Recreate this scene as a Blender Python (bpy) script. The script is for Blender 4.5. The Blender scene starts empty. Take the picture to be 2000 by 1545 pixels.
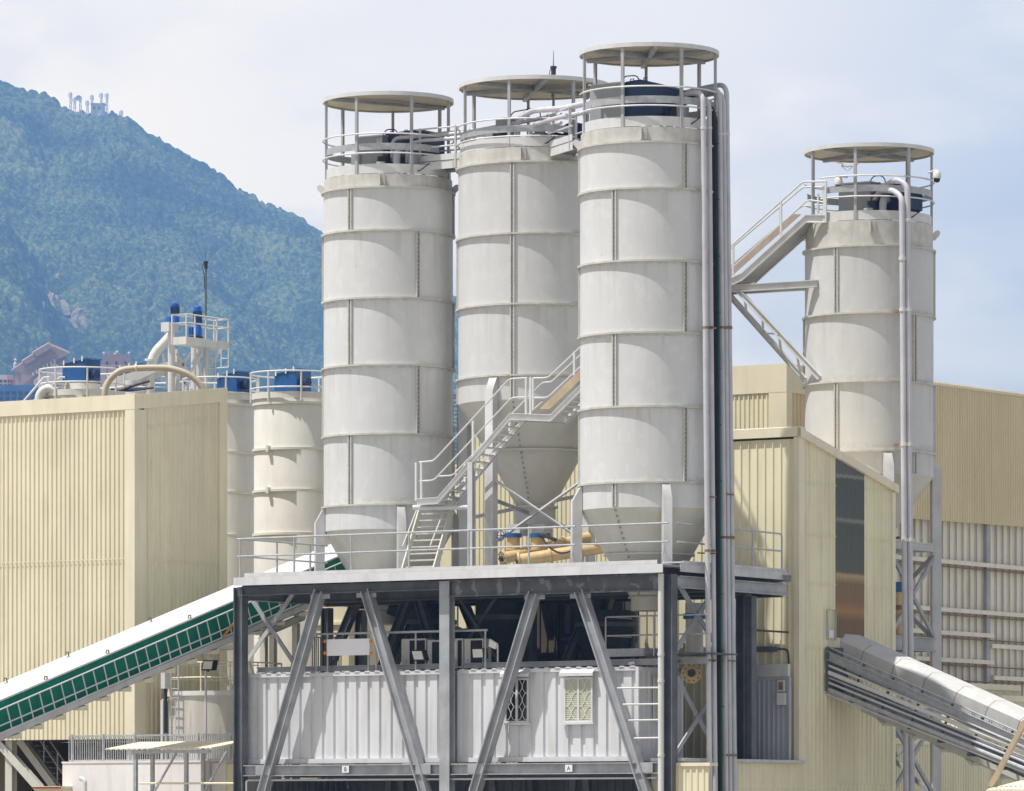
import bpy, math, random
import numpy as np
from mathutils import Vector
random.seed(7)
SC = bpy.context.scene
COL = SC.collection
# ---------------------------------------------------------------- survey frame
F, HOR, D, ZC = 10000.0, 1610.0, 143.0, 4.5      # focal length and horizon in photo pixels, camera distance and height
YAW = math.radians(33)
S_, C_ = math.sin(YAW), math.cos(YAW)
OX = 4.21                                        # the platform's front corner stands at world (4.21, 0)

def world(p):
    u, v, z = p
    return Vector((OX + u*C_ + v*S_, -u*S_ + v*C_, z))
def _fin(t, px, py):
    X = t*(px-1000)/F - OX; Y = t - D
    return (X*C_ - Y*S_, X*S_ + Y*C_, ZC + t*(HOR-py)/F)
def on_v(px, py, v):
    a = (px-1000)/F
    return _fin((v + OX*S_ + D*C_)/(a*S_ + C_), px, py)
def on_u(px, py, u):
    a = (px-1000)/F
    return _fin((u + OX*C_ - D*S_)/(a*C_ - S_), px, py)
def on_y(px, py, y):
    return _fin(D + y, px, py)
def pol(c, r, a, z):                             # a in degrees: 0 faces the camera, + to the right
    a = math.radians(a); x, y = r*math.sin(a), -r*math.cos(a)
    return (c[0] + x*C_ - y*S_, c[1] + x*S_ + y*C_, z)

# ---------------------------------------------------------------- mesh builder
class MB:
    def __init__(s): s.v = []; s.f = []
    def add(s, vs, fs):
        o = len(s.v); s.v += [tuple(p) for p in vs]; s.f += [tuple(i+o for i in f) for f in fs]; return s
    def hexa(s, p):                              # 8 corners: bottom loop, top loop
        return s.add(p, [(3,2,1,0),(4,5,6,7),(0,1,5,4),(1,2,6,5),(2,3,7,6),(3,0,4,7)])
    def box(s, u0, u1, v0, v1, z0, z1):
        return s.hexa([(u0,v0,z0),(u1,v0,z0),(u1,v1,z0),(u0,v1,z0),(u0,v0,z1),(u1,v0,z1),(u1,v1,z1),(u0,v1,z1)])
    def prism(s, poly, off):                     # flat polygon swept along off
        n = len(poly); off = Vector(off)
        vs = [Vector(p) for p in poly]; vs += [p+off for p in vs]
        return s.add(vs, [tuple(range(n-1,-1,-1)), tuple(range(n,2*n))] + [(i,(i+1)%n,(i+1)%n+n,i+n) for i in range(n)])
    def _frame(s, d, up):
        d = d.normalized(); up = Vector(up)
        if abs(d.dot(up)) > .98: up = Vector((0,1,0)) if abs(d.y) < .9 else Vector((1,0,0))
        x = d.cross(up).normalized(); return x, x.cross(d).normalized()
    def bar(s, p, q, w, h, up=(0,0,1)):          # rectangular bar, w across, h along up
        p, q = Vector(p), Vector(q); x, y = s._frame(q-p, up); x *= w/2; y *= h/2
        return s.hexa([p-x-y, p+x-y, q+x-y, q-x-y, p-x+y, p+x+y, q+x+y, q-x+y])
    def section(s, p, q, outline, up=(0,0,1)):   # any closed 2D outline swept from p to q
        p, q = Vector(p), Vector(q); x, y = s._frame(q-p, up)
        return s.prism([p + x*a + y*b for a, b in outline], q-p)
    def ibeam(s, p, q, w, h, t=.025, up=(0,0,1)):
        a, b, c = w/2, h/2, t/2
        return s.section(p, q, [(-a,-b),(a,-b),(a,-b+t),(c,-b+t),(c,b-t),(a,b-t),(a,b),(-a,b),(-a,b-t),(-c,b-t),(-c,-b+t),(-a,-b+t)], up)
    def channel(s, p, q, w, h, t=.02, up=(0,0,1), flip=1):
        a, b = w*flip, h/2
        o = [(0,-b),(a,-b),(a,-b+t),(t*flip,-b+t),(t*flip,b-t),(a,b-t),(a,b),(0,b)]
        return s.section(p, q, o if flip > 0 else o[::-1], up)
    def tube(s, p, q, r, n=8, r2=None):
        return s.pipe([p, q], r, n, r2)
    def pipe(s, pts, r, n=8, r2=None, closed=False):
        P = [Vector(p) for p in pts]; m = len(P); r2 = r if r2 is None else r2
        rings = []; x = None
        for i in range(m):
            if closed: d = P[(i+1)%m] - P[i-1]
            else: d = P[min(i+1,m-1)] - P[max(i-1,0)]
            d.normalize()
            if x is None:
                up = Vector((0,0,1)) if abs(d.z) < .9 else Vector((1,0,0)); x = d.cross(up).normalized()
            else:
                x = (x - d*x.dot(d)); x.normalize()
            y = d.cross(x); rr = r + (r2-r)*i/max(1,m-1)
            k = 1.0
            if 0 < i < m-1 or closed:
                e = (P[i]-P[i-1]).normalized(); c = max(.5, e.dot(d)); k = 1/c if c > .7 else 1.2
            rings.append([P[i] + (x*math.cos(t) + y*math.sin(t))*rr*(k if False else 1) for t in [2*math.pi*j/n for j in range(n)]])
        vs = [p for rg in rings for p in rg]; fs = []
        for i in range(m if closed else m-1):
            for j in range(n):
                a, b = i*n, ((i+1)%m)*n
                fs.append((a+j, a+(j+1)%n, b+(j+1)%n, b+j))
        if not closed: fs += [tuple(range(n-1,-1,-1)), tuple(range((m-1)*n, m*n))]
        return s.add(vs, fs)
    def lathe(s, c, prof, n=48, close=False, a0=0, a1=360):
        full = abs(a1-a0) >= 359.9; k = n if full else n+1; vs = []; fs = []; m = len(prof)
        for i in range(k):
            a = a0 + (a1-a0)*i/n
            for r, z in prof: vs.append(pol(c, r, a, z))
        for i in range(n):
            a, b = i*m, ((i+1) % k)*m
            for j in range(m if close else m-1):
                fs.append((a+j, b+j, b+(j+1)%m, a+(j+1)%m))
        if not full and close: fs += [tuple(range(m)), tuple(range((k-1)*m+m-1, (k-1)*m-1, -1))]
        return s.add(vs, fs)
    def disc(s, c, r, z, n=48, up=True):
        vs = [pol(c, r, 360*i/n, z) for i in range(n)]
        return s.add(vs, [tuple(range(n)) if up else tuple(range(n-1,-1,-1))])
    def cyl(s, c, r, z0, z1, n=24):
        return s.add([pol(c, r, 360*i/n, z) for z in (z0, z1) for i in range(n)],
                     [tuple(range(n-1,-1,-1)), tuple(range(n,2*n))] + [(i,(i+1)%n,(i+1)%n+n,i+n) for i in range(n)])
    def corr(s, p0, p1, zb, zt, pitch, depth, nrm, rib=.28, slope=.12, lap=0):
        """ribbed sheet from p0 to p1 (u,v), ribs standing out along nrm; zb, zt are numbers or functions of distance"""
        p0, p1, nn = Vector(p0[:2]), Vector(p1[:2]), Vector(nrm[:2]).normalized()
        L = (p1-p0).length; d = (p1-p0)/L; f0 = zb if callable(zb) else (lambda t: zb); f1 = zt if callable(zt) else (lambda t: zt)
        xs = []; t = 0
        while t < L:
            fl = pitch*(1-rib-2*slope)
            for dt, o in ((0,0),(fl,0),(fl+pitch*slope,depth),(pitch-pitch*slope,depth)):
                if t+dt < L: xs.append((t+dt, o))
            t += pitch
        xs.append((L, 0))
        vs = []
        for t, o in xs:
            q = p0 + d*t + nn*o
            vs += [(q.x, q.y, f0(t)), (q.x, q.y, f1(t))]
        return s.add(vs, [(2*i, 2*i+2, 2*i+3, 2*i+1) for i in range(len(xs)-1)])
    def arc(s, c, r, z, a0, a1, rad, n=None, k=6):
        n = n or max(6, int(abs(a1-a0)/6))
        return s.pipe([pol(c, r, a0+(a1-a0)*i/n, z) for i in range(n+1)], rad, k)

def bend(pts, r, n=5):
    """round the corners of a polyline"""
    P = [Vector(p) for p in pts]; out = [P[0]]
    for i in range(1, len(P)-1):
        a, b, c = P[i-1], P[i], P[i+1]; d0, d1 = (a-b), (c-b)
        k = min(r, d0.length*.48, d1.length*.48); s0, s1 = b + d0.normalized()*k, b + d1.normalized()*k
        for j in range(n+1):
            t = j/n; out.append(s0*(1-t)**2 + b*2*t*(1-t) + s1*t*t)
    out.append(P[-1]); return out

# ---------------------------------------------------------------- objects
def _mesh(name, mb, mat, base, smooth=True):
    me = bpy.data.meshes.new(name)
    b = Vector(base)
    me.from_pydata([Vector(p)-b for p in mb.v], [], mb.f); me.update()
    me.materials.append(mat)
    if smooth:
        me.polygons.foreach_set('use_smooth', [True]*len(me.polygons)); me.set_sharp_from_angle(angle=math.radians(35))
    return bpy.data.objects.new(name, me)
def _props(o, label, cat, group, kind):
    if label: o['label'] = label
    if cat: o['category'] = cat
    if group: o['group'] = group
    if kind: o['kind'] = kind
BASE = {}
def thing(name, label, cat, base, group=None):
    o = bpy.data.objects.new(name, None); COL.objects.link(o); o.empty_display_size = .3
    o.location = world(base); o.rotation_euler = (0, 0, -YAW); _props(o, label, cat, group, None)
    BASE[o.name] = Vector(base); return o
def part(parent, name, mb, mat, label=None, kind=None, smooth=True):
    o = _mesh(name, mb, mat, BASE[parent.name], smooth); COL.objects.link(o); o.parent = parent
    BASE[o.name] = BASE[parent.name]; _props(o, label, None, None, kind); return o
def single(name, label, cat, mb, mat, group=None, kind=None):
    n = len(mb.v); b = Vector((sum(p[0] for p in mb.v)/n, sum(p[1] for p in mb.v)/n, min(p[2] for p in mb.v)))
    o = _mesh(name, mb, mat, b); COL.objects.link(o); o.location = world(b); o.rotation_euler = (0,0,-YAW)
    _props(o, label, cat, group, kind); BASE[o.name] = b; return o
def clone(root, du, label=None, group=None):
    """copy of a thing with copies of its parts and sub-parts, moved by du in the plant's frame"""
    r = root.copy(); COL.objects.link(r); b = BASE[root.name] + Vector(du); r.location = world(b); BASE[r.name] = b
    if label: r['label'] = label
    if group: r['group'] = group
    def kids(src, dst):
        for ch in [o for o in src.children]:
            c = ch.copy(); COL.objects.link(c); c.parent = dst; kids(ch, c)
    kids(root, r); return r

# ---------------------------------------------------------------- materials
def mat(name, col, rough=.55, metal=0.0, var=.12, scale=1.2, streak=0.0, rust=0.0, rustcol=(.24,.12,.05), bump=0.0, spec=.4, patch=0.0, patchcol=None, pscale=1.7, sheet=0.0, drip=None, lines=None, fine=0.0):
    m = bpy.data.materials.new(name); m.use_nodes = True; nt = m.node_tree; N = nt.nodes; L = nt.links
    b = N['Principled BSDF']; b.inputs['Roughness'].default_value = rough; b.inputs['Metallic'].default_value = metal
    b.inputs['Specular IOR Level'].default_value = spec
    tc = N.new('ShaderNodeTexCoord'); co = tc.outputs['Object']
    oi = N.new('ShaderNodeObjectInfo')
    sh = N.new('ShaderNodeVectorMath'); sh.operation = 'ADD'
    mul = N.new('ShaderNodeMath'); mul.operation = 'MULTIPLY'; mul.inputs[1].default_value = 37.0
    L.new(oi.outputs['Random'], mul.inputs[0]); L.new(co, sh.inputs[0]); L.new(mul.outputs[0], sh.inputs[1]); co = sh.outputs[0]
    def noise(sc, det=4, stretch=None, rough=.55):
        n = N.new('ShaderNodeTexNoise'); n.inputs['Scale'].default_value = sc; n.inputs['Detail'].default_value = det; n.inputs['Roughness'].default_value = rough
        if stretch:
            mp = N.new('ShaderNodeMapping'); mp.inputs['Scale'].default_value = stretch; L.new(co, mp.inputs['Vector']); L.new(mp.outputs[0], n.inputs['Vector'])
        else: L.new(co, n.inputs['Vector'])
        return n.outputs['Fac']
    def ramp(src, a, bb, lo=0., hi=1.):
        r = N.new('ShaderNodeMapRange'); r.inputs['From Min'].default_value = a; r.inputs['From Max'].default_value = bb
        r.inputs['To Min'].default_value = lo; r.inputs['To Max'].default_value = hi; L.new(src, r.inputs['Value']); return r.outputs[0]
    def mix(fac, A, Bc, mode='MIX'):
        x = N.new('ShaderNodeMix'); x.data_type = 'RGBA'; x.blend_type = mode
        if isinstance(fac, float): x.inputs[0].default_value = fac
        else: L.new(fac, x.inputs[0])
        for k, s in ((6, A), (7, Bc)):
            if isinstance(s, (tuple, list)): x.inputs[k].default_value = (*s[:3], 1)
            else: L.new(s, x.inputs[k])
        return x.outputs[2]
    c = mix(ramp(noise(scale), .3, .7), tuple(k*(1-var) for k in col), tuple(min(.9, k*(1+var)) for k in col))
    if fine: c = mix(ramp(noise(scale*14, 3), .3, .7, 0, fine), c, tuple(k*.55 for k in col))
    if patch:
        pc = patchcol or tuple(min(.92, k*1.22) for k in col)
        c = mix(ramp(noise(pscale, 2, (1,1,.75), .4), .575, .60, 0, patch), c, pc)
    if streak:
        c = mix(ramp(noise(3.2, 5, (1,1,.12)), .47, .72, 0, streak), c, tuple(k*f for k, f in zip(col, (.62,.57,.48))))
    if sheet:                                      # sheets of slightly different age
        sp = N.new('ShaderNodeSeparateXYZ'); L.new(tc.outputs['Object'], sp.inputs[0])
        ad = N.new('ShaderNodeMath'); ad.operation = 'ADD'; L.new(sp.outputs[0], ad.inputs[0]); L.new(sp.outputs[1], ad.inputs[1])
        dv = N.new('ShaderNodeMath'); dv.operation = 'MULTIPLY'; dv.inputs[1].default_value = 1.05; L.new(ad.outputs[0], dv.inputs[0])
        fl = N.new('ShaderNodeMath'); fl.operation = 'FLOOR'; L.new(dv.outputs[0], fl.inputs[0])
        wn = N.new('ShaderNodeTexWhiteNoise'); wn.noise_dimensions = '1D'; L.new(fl.outputs[0], wn.inputs['W'])
        c = mix(ramp(wn.outputs['Value'], 0, 1, 0, sheet), c, tuple(k*.72 for k in col))
    if drip:                                       # stains running down from the flange of each course
        z0, pitch, amt = drip
        sp = N.new('ShaderNodeSeparateXYZ'); L.new(tc.outputs['Object'], sp.inputs[0])
        def m2(op, a, b_=None):
            n = N.new('ShaderNodeMath'); n.operation = op
            for i, s in enumerate((a, b_)):
                if s is None: continue
                if isinstance(s, (int, float)): n.inputs[i].default_value = s
                else: L.new(s, n.inputs[i])
            return n.outputs[0]
        ang = m2('ARCTAN2', sp.outputs[0], sp.outputs[1])
        fr = m2('FRACT', m2('DIVIDE', m2('SUBTRACT', z0, sp.outputs[2]), pitch))
        cx = N.new('ShaderNodeCombineXYZ'); L.new(m2('MULTIPLY', ang, 2.0), cx.inputs[0]); L.new(m2('MULTIPLY', sp.outputs[2], .05), cx.inputs[1]); L.new(m2('ADD', mul.outputs[0], m2('FLOOR', m2('DIVIDE', m2('SUBTRACT', z0, sp.outputs[2]), pitch))), cx.inputs[2])
        def cn(sc, det):
            n = N.new('ShaderNodeTexNoise'); n.inputs['Scale'].default_value = sc; n.inputs['Detail'].default_value = det; L.new(cx.outputs[0], n.inputs['Vector']); return n.outputs['Fac']
        fade = m2('POWER', m2('SUBTRACT', 1.0, fr), 1.6)
        c = mix(m2('MULTIPLY', ramp(cn(5.0, 4), .50, .72, 0, amt), fade), c, (.33,.235,.13))
        c = mix(m2('MULTIPLY', ramp(cn(2.6, 5), .45, .75, 0, amt*.8), m2('ADD', m2('MULTIPLY', fade, .7), .25)), c, (.40,.385,.35))
        lowb = ramp(fr, .90, 1.0, 0, 1)
        c = mix(m2('MULTIPLY', ramp(noise(5, 5), .40, .66, 0, .55), lowb), c, (.42,.36,.27))
        scf = noise(9, 6, (1,1,.6), .7)
        c = mix(ramp(scf, .665, .70, 0, .45), c, (.30,.28,.25))
    if rust:
        n1 = noise(2.6, 5, (1,1,.16), .65)
        c = mix(ramp(n1, .62, .74, 0, rust), c, rustcol)
        c = mix(ramp(noise(16, 4), .66, .74, 0, rust*.8), c, rustcol)
    L.new(c, b.inputs['Base Color'])
    L.new(ramp(noise(scale*3, 3), .3, .7, max(.05, rough-.1), min(1, rough+.12)), b.inputs['Roughness'])
    if bump:
        bp = N.new('ShaderNodeBump'); bp.inputs['Strength'].default_value = bump; bp.inputs['Distance'].default_value = .02
        L.new(noise(scale*4, 4), bp.inputs['Height']); L.new(bp.outputs[0], b.inputs['Normal'])
    return m
DRIP0, DRIP2, DRIP4 = 12.48, 12.24, 21.95        # height of the topmost flange above each silo's base
M = dict(
 silo   = mat('silo_paint', (.645,.645,.638), .55, 0, .025, .9, .0, .0, (.40,.27,.13), .10, .35, .20, pscale=2.6, drip=(DRIP0, 2.02, .24)),
 silo2  = mat('silo_paint_cool', (.60,.60,.592), .55, 0, .03, .8, .0, .0, (.40,.27,.13), .10, .35, .16, pscale=2.6, drip=(DRIP2, 2.10, .26)),
 silo4  = mat('silo_paint_stained', (.60,.60,.592), .55, 0, .03, .8, .0, .0, (.40,.27,.13), .10, .35, .16, pscale=2.6, drip=(DRIP4, 2.03, .26)),
 ring   = mat('silo_flange_paint', (.57,.555,.51), .65, 0, .12, 3, .4, .55, (.28,.17,.08), .1),
 seam   = mat('seam_steel', (.55,.54,.50), .6, 0, .1, 4, .3, .3),
 bolt   = mat('bolt_steel', (.33,.31,.29), .6, .0, .2, 9),
 cone   = mat('hopper_paint', (.58,.565,.50), .5, 0, .05, 1.0, .2, .10, (.36,.26,.14), .1),
 white  = mat('white_paint', (.66,.66,.65), .5, 0, .06, 2, .25, .18, (.40,.27,.13)),
 white2 = mat('bright_white_paint', (.69,.68,.655), .5, 0, .05, 1.2, .2, .1, (.45,.33,.18)),
 cream  = mat('cream_cladding', (.78,.715,.53), .6, 0, .05, .5, .28, .10, (.45,.34,.16), .05, sheet=.3),
 cream2 = mat('pale_green_cream_cladding', (.80,.745,.53), .6, 0, .05, .5, .32, .14, (.35,.25,.12), .05, sheet=.28),
 creamt = mat('cream_trim', (.79,.72,.54), .55, 0, .05, .6, .25, .1, (.45,.34,.16)),
 tan    = mat('tan_cladding', (.73,.62,.40), .6, 0, .05, .5, .2, .06, (.4,.3,.15), .05, sheet=.2),
 offw   = mat('white_cladding', (.81,.75,.63), .6, 0, .07, .7, .4, .35, (.35,.22,.11), .05),
 steel  = mat('grey_steel', (.40,.41,.43), .5, .1, .2, 1.8, .35, .16, (.20,.12,.07), .08, fine=.25),
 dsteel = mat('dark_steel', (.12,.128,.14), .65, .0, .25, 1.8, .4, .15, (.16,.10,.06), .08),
 lsteel = mat('light_grey_steel', (.56,.56,.56), .5, .05, .10, 1.6, .3, .22, (.30,.19,.10), .06),
 galv   = mat('galvanised_steel', (.50,.515,.53), .45, .3, .18, 6, .2, .08, (.3,.2,.1), .05, fine=.5),
 pipe   = mat('pipe_paint', (.56,.555,.59), .45, 0, .10, 1.5, .25, .28, (.25,.15,.09), .05),
 fascia = mat('fascia_paint', (.66,.66,.67), .5, 0, .07, 1.0, .3, .2, (.4,.25,.12)),
 cont   = mat('container_paint', (.66,.665,.685), .55, 0, .05, .7, .35, .28, (.34,.22,.11), .06),
 door   = mat('grey_door_paint', (.42,.435,.47), .5, 0, .06, .8, .2, .05),
 blue   = mat('blue_paint', (.012,.085,.26), .35, 0, .18, 1.4, .15, .05, spec=.5),
 navy   = mat('navy_paint', (.012,.035,.10), .4, 0, .2, 1.4, .1, .05, spec=.5),
 bblue  = mat('bright_blue_paint', (.01,.12,.50), .35, 0, .1, 2, .05, 0, spec=.5),
 filt   = mat('filter_housing_paint', (.34,.35,.365), .5, 0, .07, 1.2, .25, .12, (.3,.2,.1)),
 green  = mat('green_tarpaulin', (.012,.20,.135), .8, 0, .16, 1.5, .15, 0, bump=.5, spec=.2),
 ghose  = mat('green_hose', (.006,.085,.07), .5, 0, .1, 3),
 black  = mat('black_rubber', (.016,.016,.018), .6, 0, .2, 3),
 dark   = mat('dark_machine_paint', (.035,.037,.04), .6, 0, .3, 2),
 yellow = mat('ochre_pipe_paint', (.56,.40,.20), .6, 0, .14, 2, .4, .2, (.25,.15,.07)),
 beige  = mat('beige_hose', (.50,.435,.33), .6, 0, .1, 2, .1, 0),
 rusty  = mat('rusty_steel', (.25,.17,.12), .8, .1, .3, 4, .3, .3),
 orange = mat('orange_strap', (.75,.26,.03), .6, 0, .1, 4),
 stone  = mat('painted_masonry', (.80,.765,.755), .8, 0, .05, .8, .3, .08, (.4,.32,.25), .1),
 conc   = mat('concrete', (.30,.285,.255), .85, 0, .15, .3, 0, 0, bump=.2),
 tread  = mat('stair_tread_paint', (.55,.55,.53), .6, 0, .1, 2, .3, .3, (.35,.2,.1)),
 timber = mat('tan_plank', (.46,.36,.245), .7, 0, .15, 2, .2, .1),
 lamp   = mat('lamp_glass', (.62,.63,.58), .15, 0, .08, 6, spec=.6),
 post   = mat('post_paint', (.42,.425,.43), .5, .05, .1, 2, .3, .3, (.30,.19,.10)),
 spotted  = mat('spotted_steel', (.13,.135,.145), .55, .1, .2, 1.8, .35, .15, (.20,.12,.07), .08, .28, .35, (.46,.45,.46), 3.5),  # dark steel with pale spots scattered by noise
 lid    = mat('glossy_sky_sheen_lid', (.06,.22,.50), .28, 0, .12, 2, .1, 0, spec=.6),  # lighter blue paints in the sky's reflection on the lids
 recess = mat('recess_shade_tan', (.17,.13,.085), .85, 0, .15, .6, .3, .1),  # tan darkened so the recess under the tower reads as shaded
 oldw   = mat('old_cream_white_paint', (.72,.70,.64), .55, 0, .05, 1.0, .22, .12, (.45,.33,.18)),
 brown  = mat('shade_brown_sheeting', (.10,.085,.065), .9, 0, .2, 1, .3, .3, (.14,.08,.04)),  # dark brown carries the shade on the wall under the deck
 hood   = mat('matte_hood_paint', (.56,.55,.53), .85, 0, .08, .8, .3, .18, (.36,.25,.14), .1, .2),
 board  = mat('grey_brown_board', (.40,.32,.25), .8, 0, .12, 2, .3, .1),
 plate  = mat('white_plate', (.78,.78,.78), .5, 0, .03, 3),
 ink    = mat('dark_green_ink', (.03,.10,.08), .6, 0, .1, 3),
 inkb   = mat('black_ink', (.02,.02,.02), .6, 0, .1, 3),
 blind  = mat('window_blind', (.55,.55,.42), .7, 0, .06, 2),
 sheet  = mat('pale_signboard', (.84,.83,.86), .45, 0, .02, 1),
 under  = mat('canopy_sheet', (.54,.485,.37), .65, 0, .08, 1.5, .4, .45, (.38,.26,.14)),
)
def glass(name, col, rough=.12):
    m = bpy.data.materials.new(name); m.use_nodes = True; b = m.node_tree.nodes['Principled BSDF']
    b.inputs['Base Color'].default_value = (*col, 1); b.inputs['Roughness'].default_value = rough; b.inputs['Specular IOR Level'].default_value = .7
    return m
M['glass'] = glass('dark_window_glass', (.012,.014,.016))
HAZE, SKYS, SUN, EXPO = .000120, .10, 4.9, 0.27
CLOUD_A, CLOUD_B, CLOUD_N = (13.8, 11.7, 8.2), (11.4, 9.9, 7.5), (5.2, 5.05, 4.9)
# ================================================================ SILOS
def zc(py, y): return ZC + (D+y)*(HOR-py)/F
ZD = on_v(1295, 1100, -.75)[2]                    # deck level
def flange(mb, c, R, z, out=.082, h=.055, n=64):
    mb.lathe(c, [(R-.01,z-h/2),(R+out,z-h/2),(R+out,z+h/2),(R-.01,z+h/2)], n, close=True); return mb
def seam_strip(c, R, a, z0, z1):
    mb = MB(); t = math.degrees(.05/R)
    for k in (-1, 1):
        p = [pol(c, R-.01, a+k*t-.5, z0), pol(c, R+.06, a+k*t-.5, z0), pol(c, R+.06, a+k*t+.5, z0), pol(c, R-.01, a+k*t+.5, z0)]
        mb.prism(p, (0,0,z1-z0))
    return mb
def seam_bolts(c, R, a, z0, z1, step=.13):
    mb = MB(); z = z0+.08
    while z < z1-.06:
        p, q = pol(c, R-.01, a, z), pol(c, R+.04, a, z)
        mb.bar(p, q, .045, .05); z += step
    return mb
def lug(c, R, a, z):
    mb = MB(); p = [pol(c, R-.02, a-.5, z-.16), pol(c, R+.05, a-.5, z-.16), pol(c, R+.19, a-.5, z+.0), pol(c, R+.21, a-.5, z+.09), pol(c, R+.15, a-.5, z+.15), pol(c, R+.06, a-.5, z+.13), pol(c, R-.02, a-.5, z+.05)]
    t = Vector(pol(c, R, a+.5, z)) - Vector(pol(c, R, a-.5, z)); mb.prism(p, t); return mb

def build_silo(label, c, R, rings, drum_top, joint, cone, leg_angles, leg_foot, seams, canopy_z, rail_z, band_z, post0, gaps, bracket_a, group, m='silo', lug_z=None, Rc=None, toe=.3, legw=.24, leg_drop=0, band_gap=None, beams=3):
    t = thing('cement_silo', label, 'silo', (c[0], c[1], leg_foot), group)
    mm = M[m]; prof = [(R, z) for z in (drum_top, *rings, joint)]
    # shell sections, one per course of plates
    edges = list(rings) + [joint]
    for i in range(len(edges)-1):
        sec = part(t, 'shell_section', MB().lathe(c, [(R, edges[i+1]), (R, edges[i])], 72), mm)
        for a in seams[i % len(seams)]:
            st = part(sec, 'seam_strip', seam_strip(c, R, a, edges[i+1]+.03, edges[i]-.03), M['seam'])
            part(sec, 'bolt_row', seam_bolts(c, R, a, edges[i+1], edges[i]), M['bolt'])
    for z in rings: part(t, 'flange_ring', flange(MB(), c, R, z), M['ring'])
    part(t, 'top_drum', MB().lathe(c, [(R-.02, rings[0]), (R-.02, drum_top), (0, drum_top+.04)], 72), M['ring'])
    hop = part(t, 'hopper', MB().lathe(c, cone, 64), M['cone'])
    hb = MB(); a = seams[(len(rings)-1) % len(seams)][0]
    for i in range(len(cone)-1):
        (r0, z0), (r1, z1) = cone[i], cone[i+1]
        for k in range(int(abs(z0-z1)/.14)):
            f = (k+.5)/max(1, int(abs(z0-z1)/.14)); r = r0+(r1-r0)*f; z = z0+(z1-z0)*f
            hb.bar(pol(c, r-.01, a, z), pol(c, r+.035, a, z), .05, .06)
    part(hop, 'bolt_row', hb, M['bolt'])
    # legs with a slanted cap plate
    for a in leg_angles:
        w = legw/2; zt = rings[-1]-.05; dv = (Vector(pol(c, R+1, a+90, 0))-Vector(pol(c, 0, a, 0))).normalized()*w
        def P(r, z): return Vector(pol(c, r, a, z))
        lg = part(t, 'leg', MB().prism([P(R+.01,zt)-dv, P(R+.06,zt)-dv, P(R+.30,zt-.42)-dv, P(R+.30,leg_foot)-dv, P(R+.02,leg_foot)-dv], dv*2), M['lsteel'])
    # guard on top: toe board, rails, band, posts, canopy
    part(t, 'toe_board', MB().lathe(c, [(R-.06, drum_top+.02), (R-.06, drum_top+toe), (R-.075, drum_top+toe), (R-.075, drum_top+.02)], 64, close=True), M['white'])
    Rc = Rc or R - .02
    g0, g1 = gaps
    for z in rail_z: part(t, 'guard_rail', MB().arc(c, R+.02, z, g1, g0+360, .025, 56), M['white'])
    b0, b1 = band_gap or gaps
    part(t, 'guard_band', MB().lathe(c, [(R-.06, band_z-.1), (R-.06, band_z+.1), (R-.075, band_z+.1), (R-.075, band_z-.1)], 48, close=True, a0=b1, a1=b0+360), M['galv'])
    for k in range(7):
        a = post0 + 360/7*k
        p = Vector(pol(c, Rc, a, drum_top-.16)); q = Vector(pol(c, Rc, a, canopy_z+.06)); rd = q - Vector(pol(c, 0, a, canopy_z+.06))
        part(t, 'canopy_post', MB().bar(p, q, .085, .075, rd), M['post'])
    cn = part(t, 'canopy', MB().lathe(c, [(0, canopy_z+.14), (Rc+.06, canopy_z+.07), (Rc+.06, canopy_z-.045), (Rc+.04, canopy_z-.045), (Rc+.04, canopy_z), (0, canopy_z+.05)], 72), M['under'])
    part(cn, 'rim', MB().lathe(c, [(Rc+.062, canopy_z+.065), (Rc+.085, canopy_z+.065), (Rc+.085, canopy_z-.05), (Rc+.062, canopy_z-.05)], 72, close=True), M['white'])
    for k in range(beams):
        a = post0 + 20 + 180/beams*k
        part(cn, 'roof_beam', MB().bar(pol(c, Rc+.03, a, canopy_z-.055-.003*k), pol(c, Rc+.03, a+180, canopy_z-.055-.003*k), .12, .10), M['steel'])
    for a in (-92, 88):
        part(t, 'lifting_lug', lug(c, R, a, lug_z or drum_top-.25), M['white'])
    br = MB(); a = bracket_a
    for k in (-1, 1):
        aa = a + k*math.degrees(.07/R)
        br.bar(pol(c, R+.02, aa, drum_top-.02), pol(c, R+.02, aa, drum_top-.36), .03, .12, Vector(pol(c,R,a,0))-Vector(pol(c,0,a,0)))
    br.bar(pol(c, R+.08, a-math.degrees(.07/R), drum_top-.03), pol(c, R+.08, a+math.degrees(.07/R), drum_top-.03), .12, .02)
    part(t, 'lifting_bracket', br, M['white'])
    return t

def cc(px, y):
    p = on_y(px, HOR, y); return (p[0], p[1])
S3, S1, S4, S2 = cc(1268, 2.2), cc(758.5, 12.3), cc(1697.5, 13.3), cc(1045, 10.5)
R1 = 1.96
ring_z = [ZC+z for z in (19.10, 17.81, 15.78, 13.77, 11.70, 9.58)]
cone1 = [(R1, ZC+8.88), (1.25, ZC+7.65), (1.30, ZC+7.65), (1.30, ZC+7.60), (1.22, ZC+7.60), (.55, ZC+6.45)]
gr = 'tall pale cement silos with round canopies'
silo_c = build_silo('pale cement silo nearest the camera, its right side wrapped by the vertical pipe bundle', S3, R1, ring_z, ZC+19.53, ZC+8.88, cone1,
    (12, -78, 102, 192), ZD, [(29, -91, 149), (-31, 89, 209)], ZC+21.82, (ZC+20.66, ZC+20.12), ZC+20.30, -76, (-125, -84), -6, gr, Rc=1.90)
silo_a = build_silo('pale grey cement silo standing by itself at the left end of the platform deck', S1, R1, ring_z, ZC+19.50, ZC+8.85, cone1,
    (12, -78, 102, 192), ZD, [(-34, 86, 206), (28, 148, -92)], ZC+21.90, (ZC+20.70, ZC+20.12), ZC+20.32, -80, (55, 85), -4, gr, beams=1, Rc=1.90)
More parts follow.
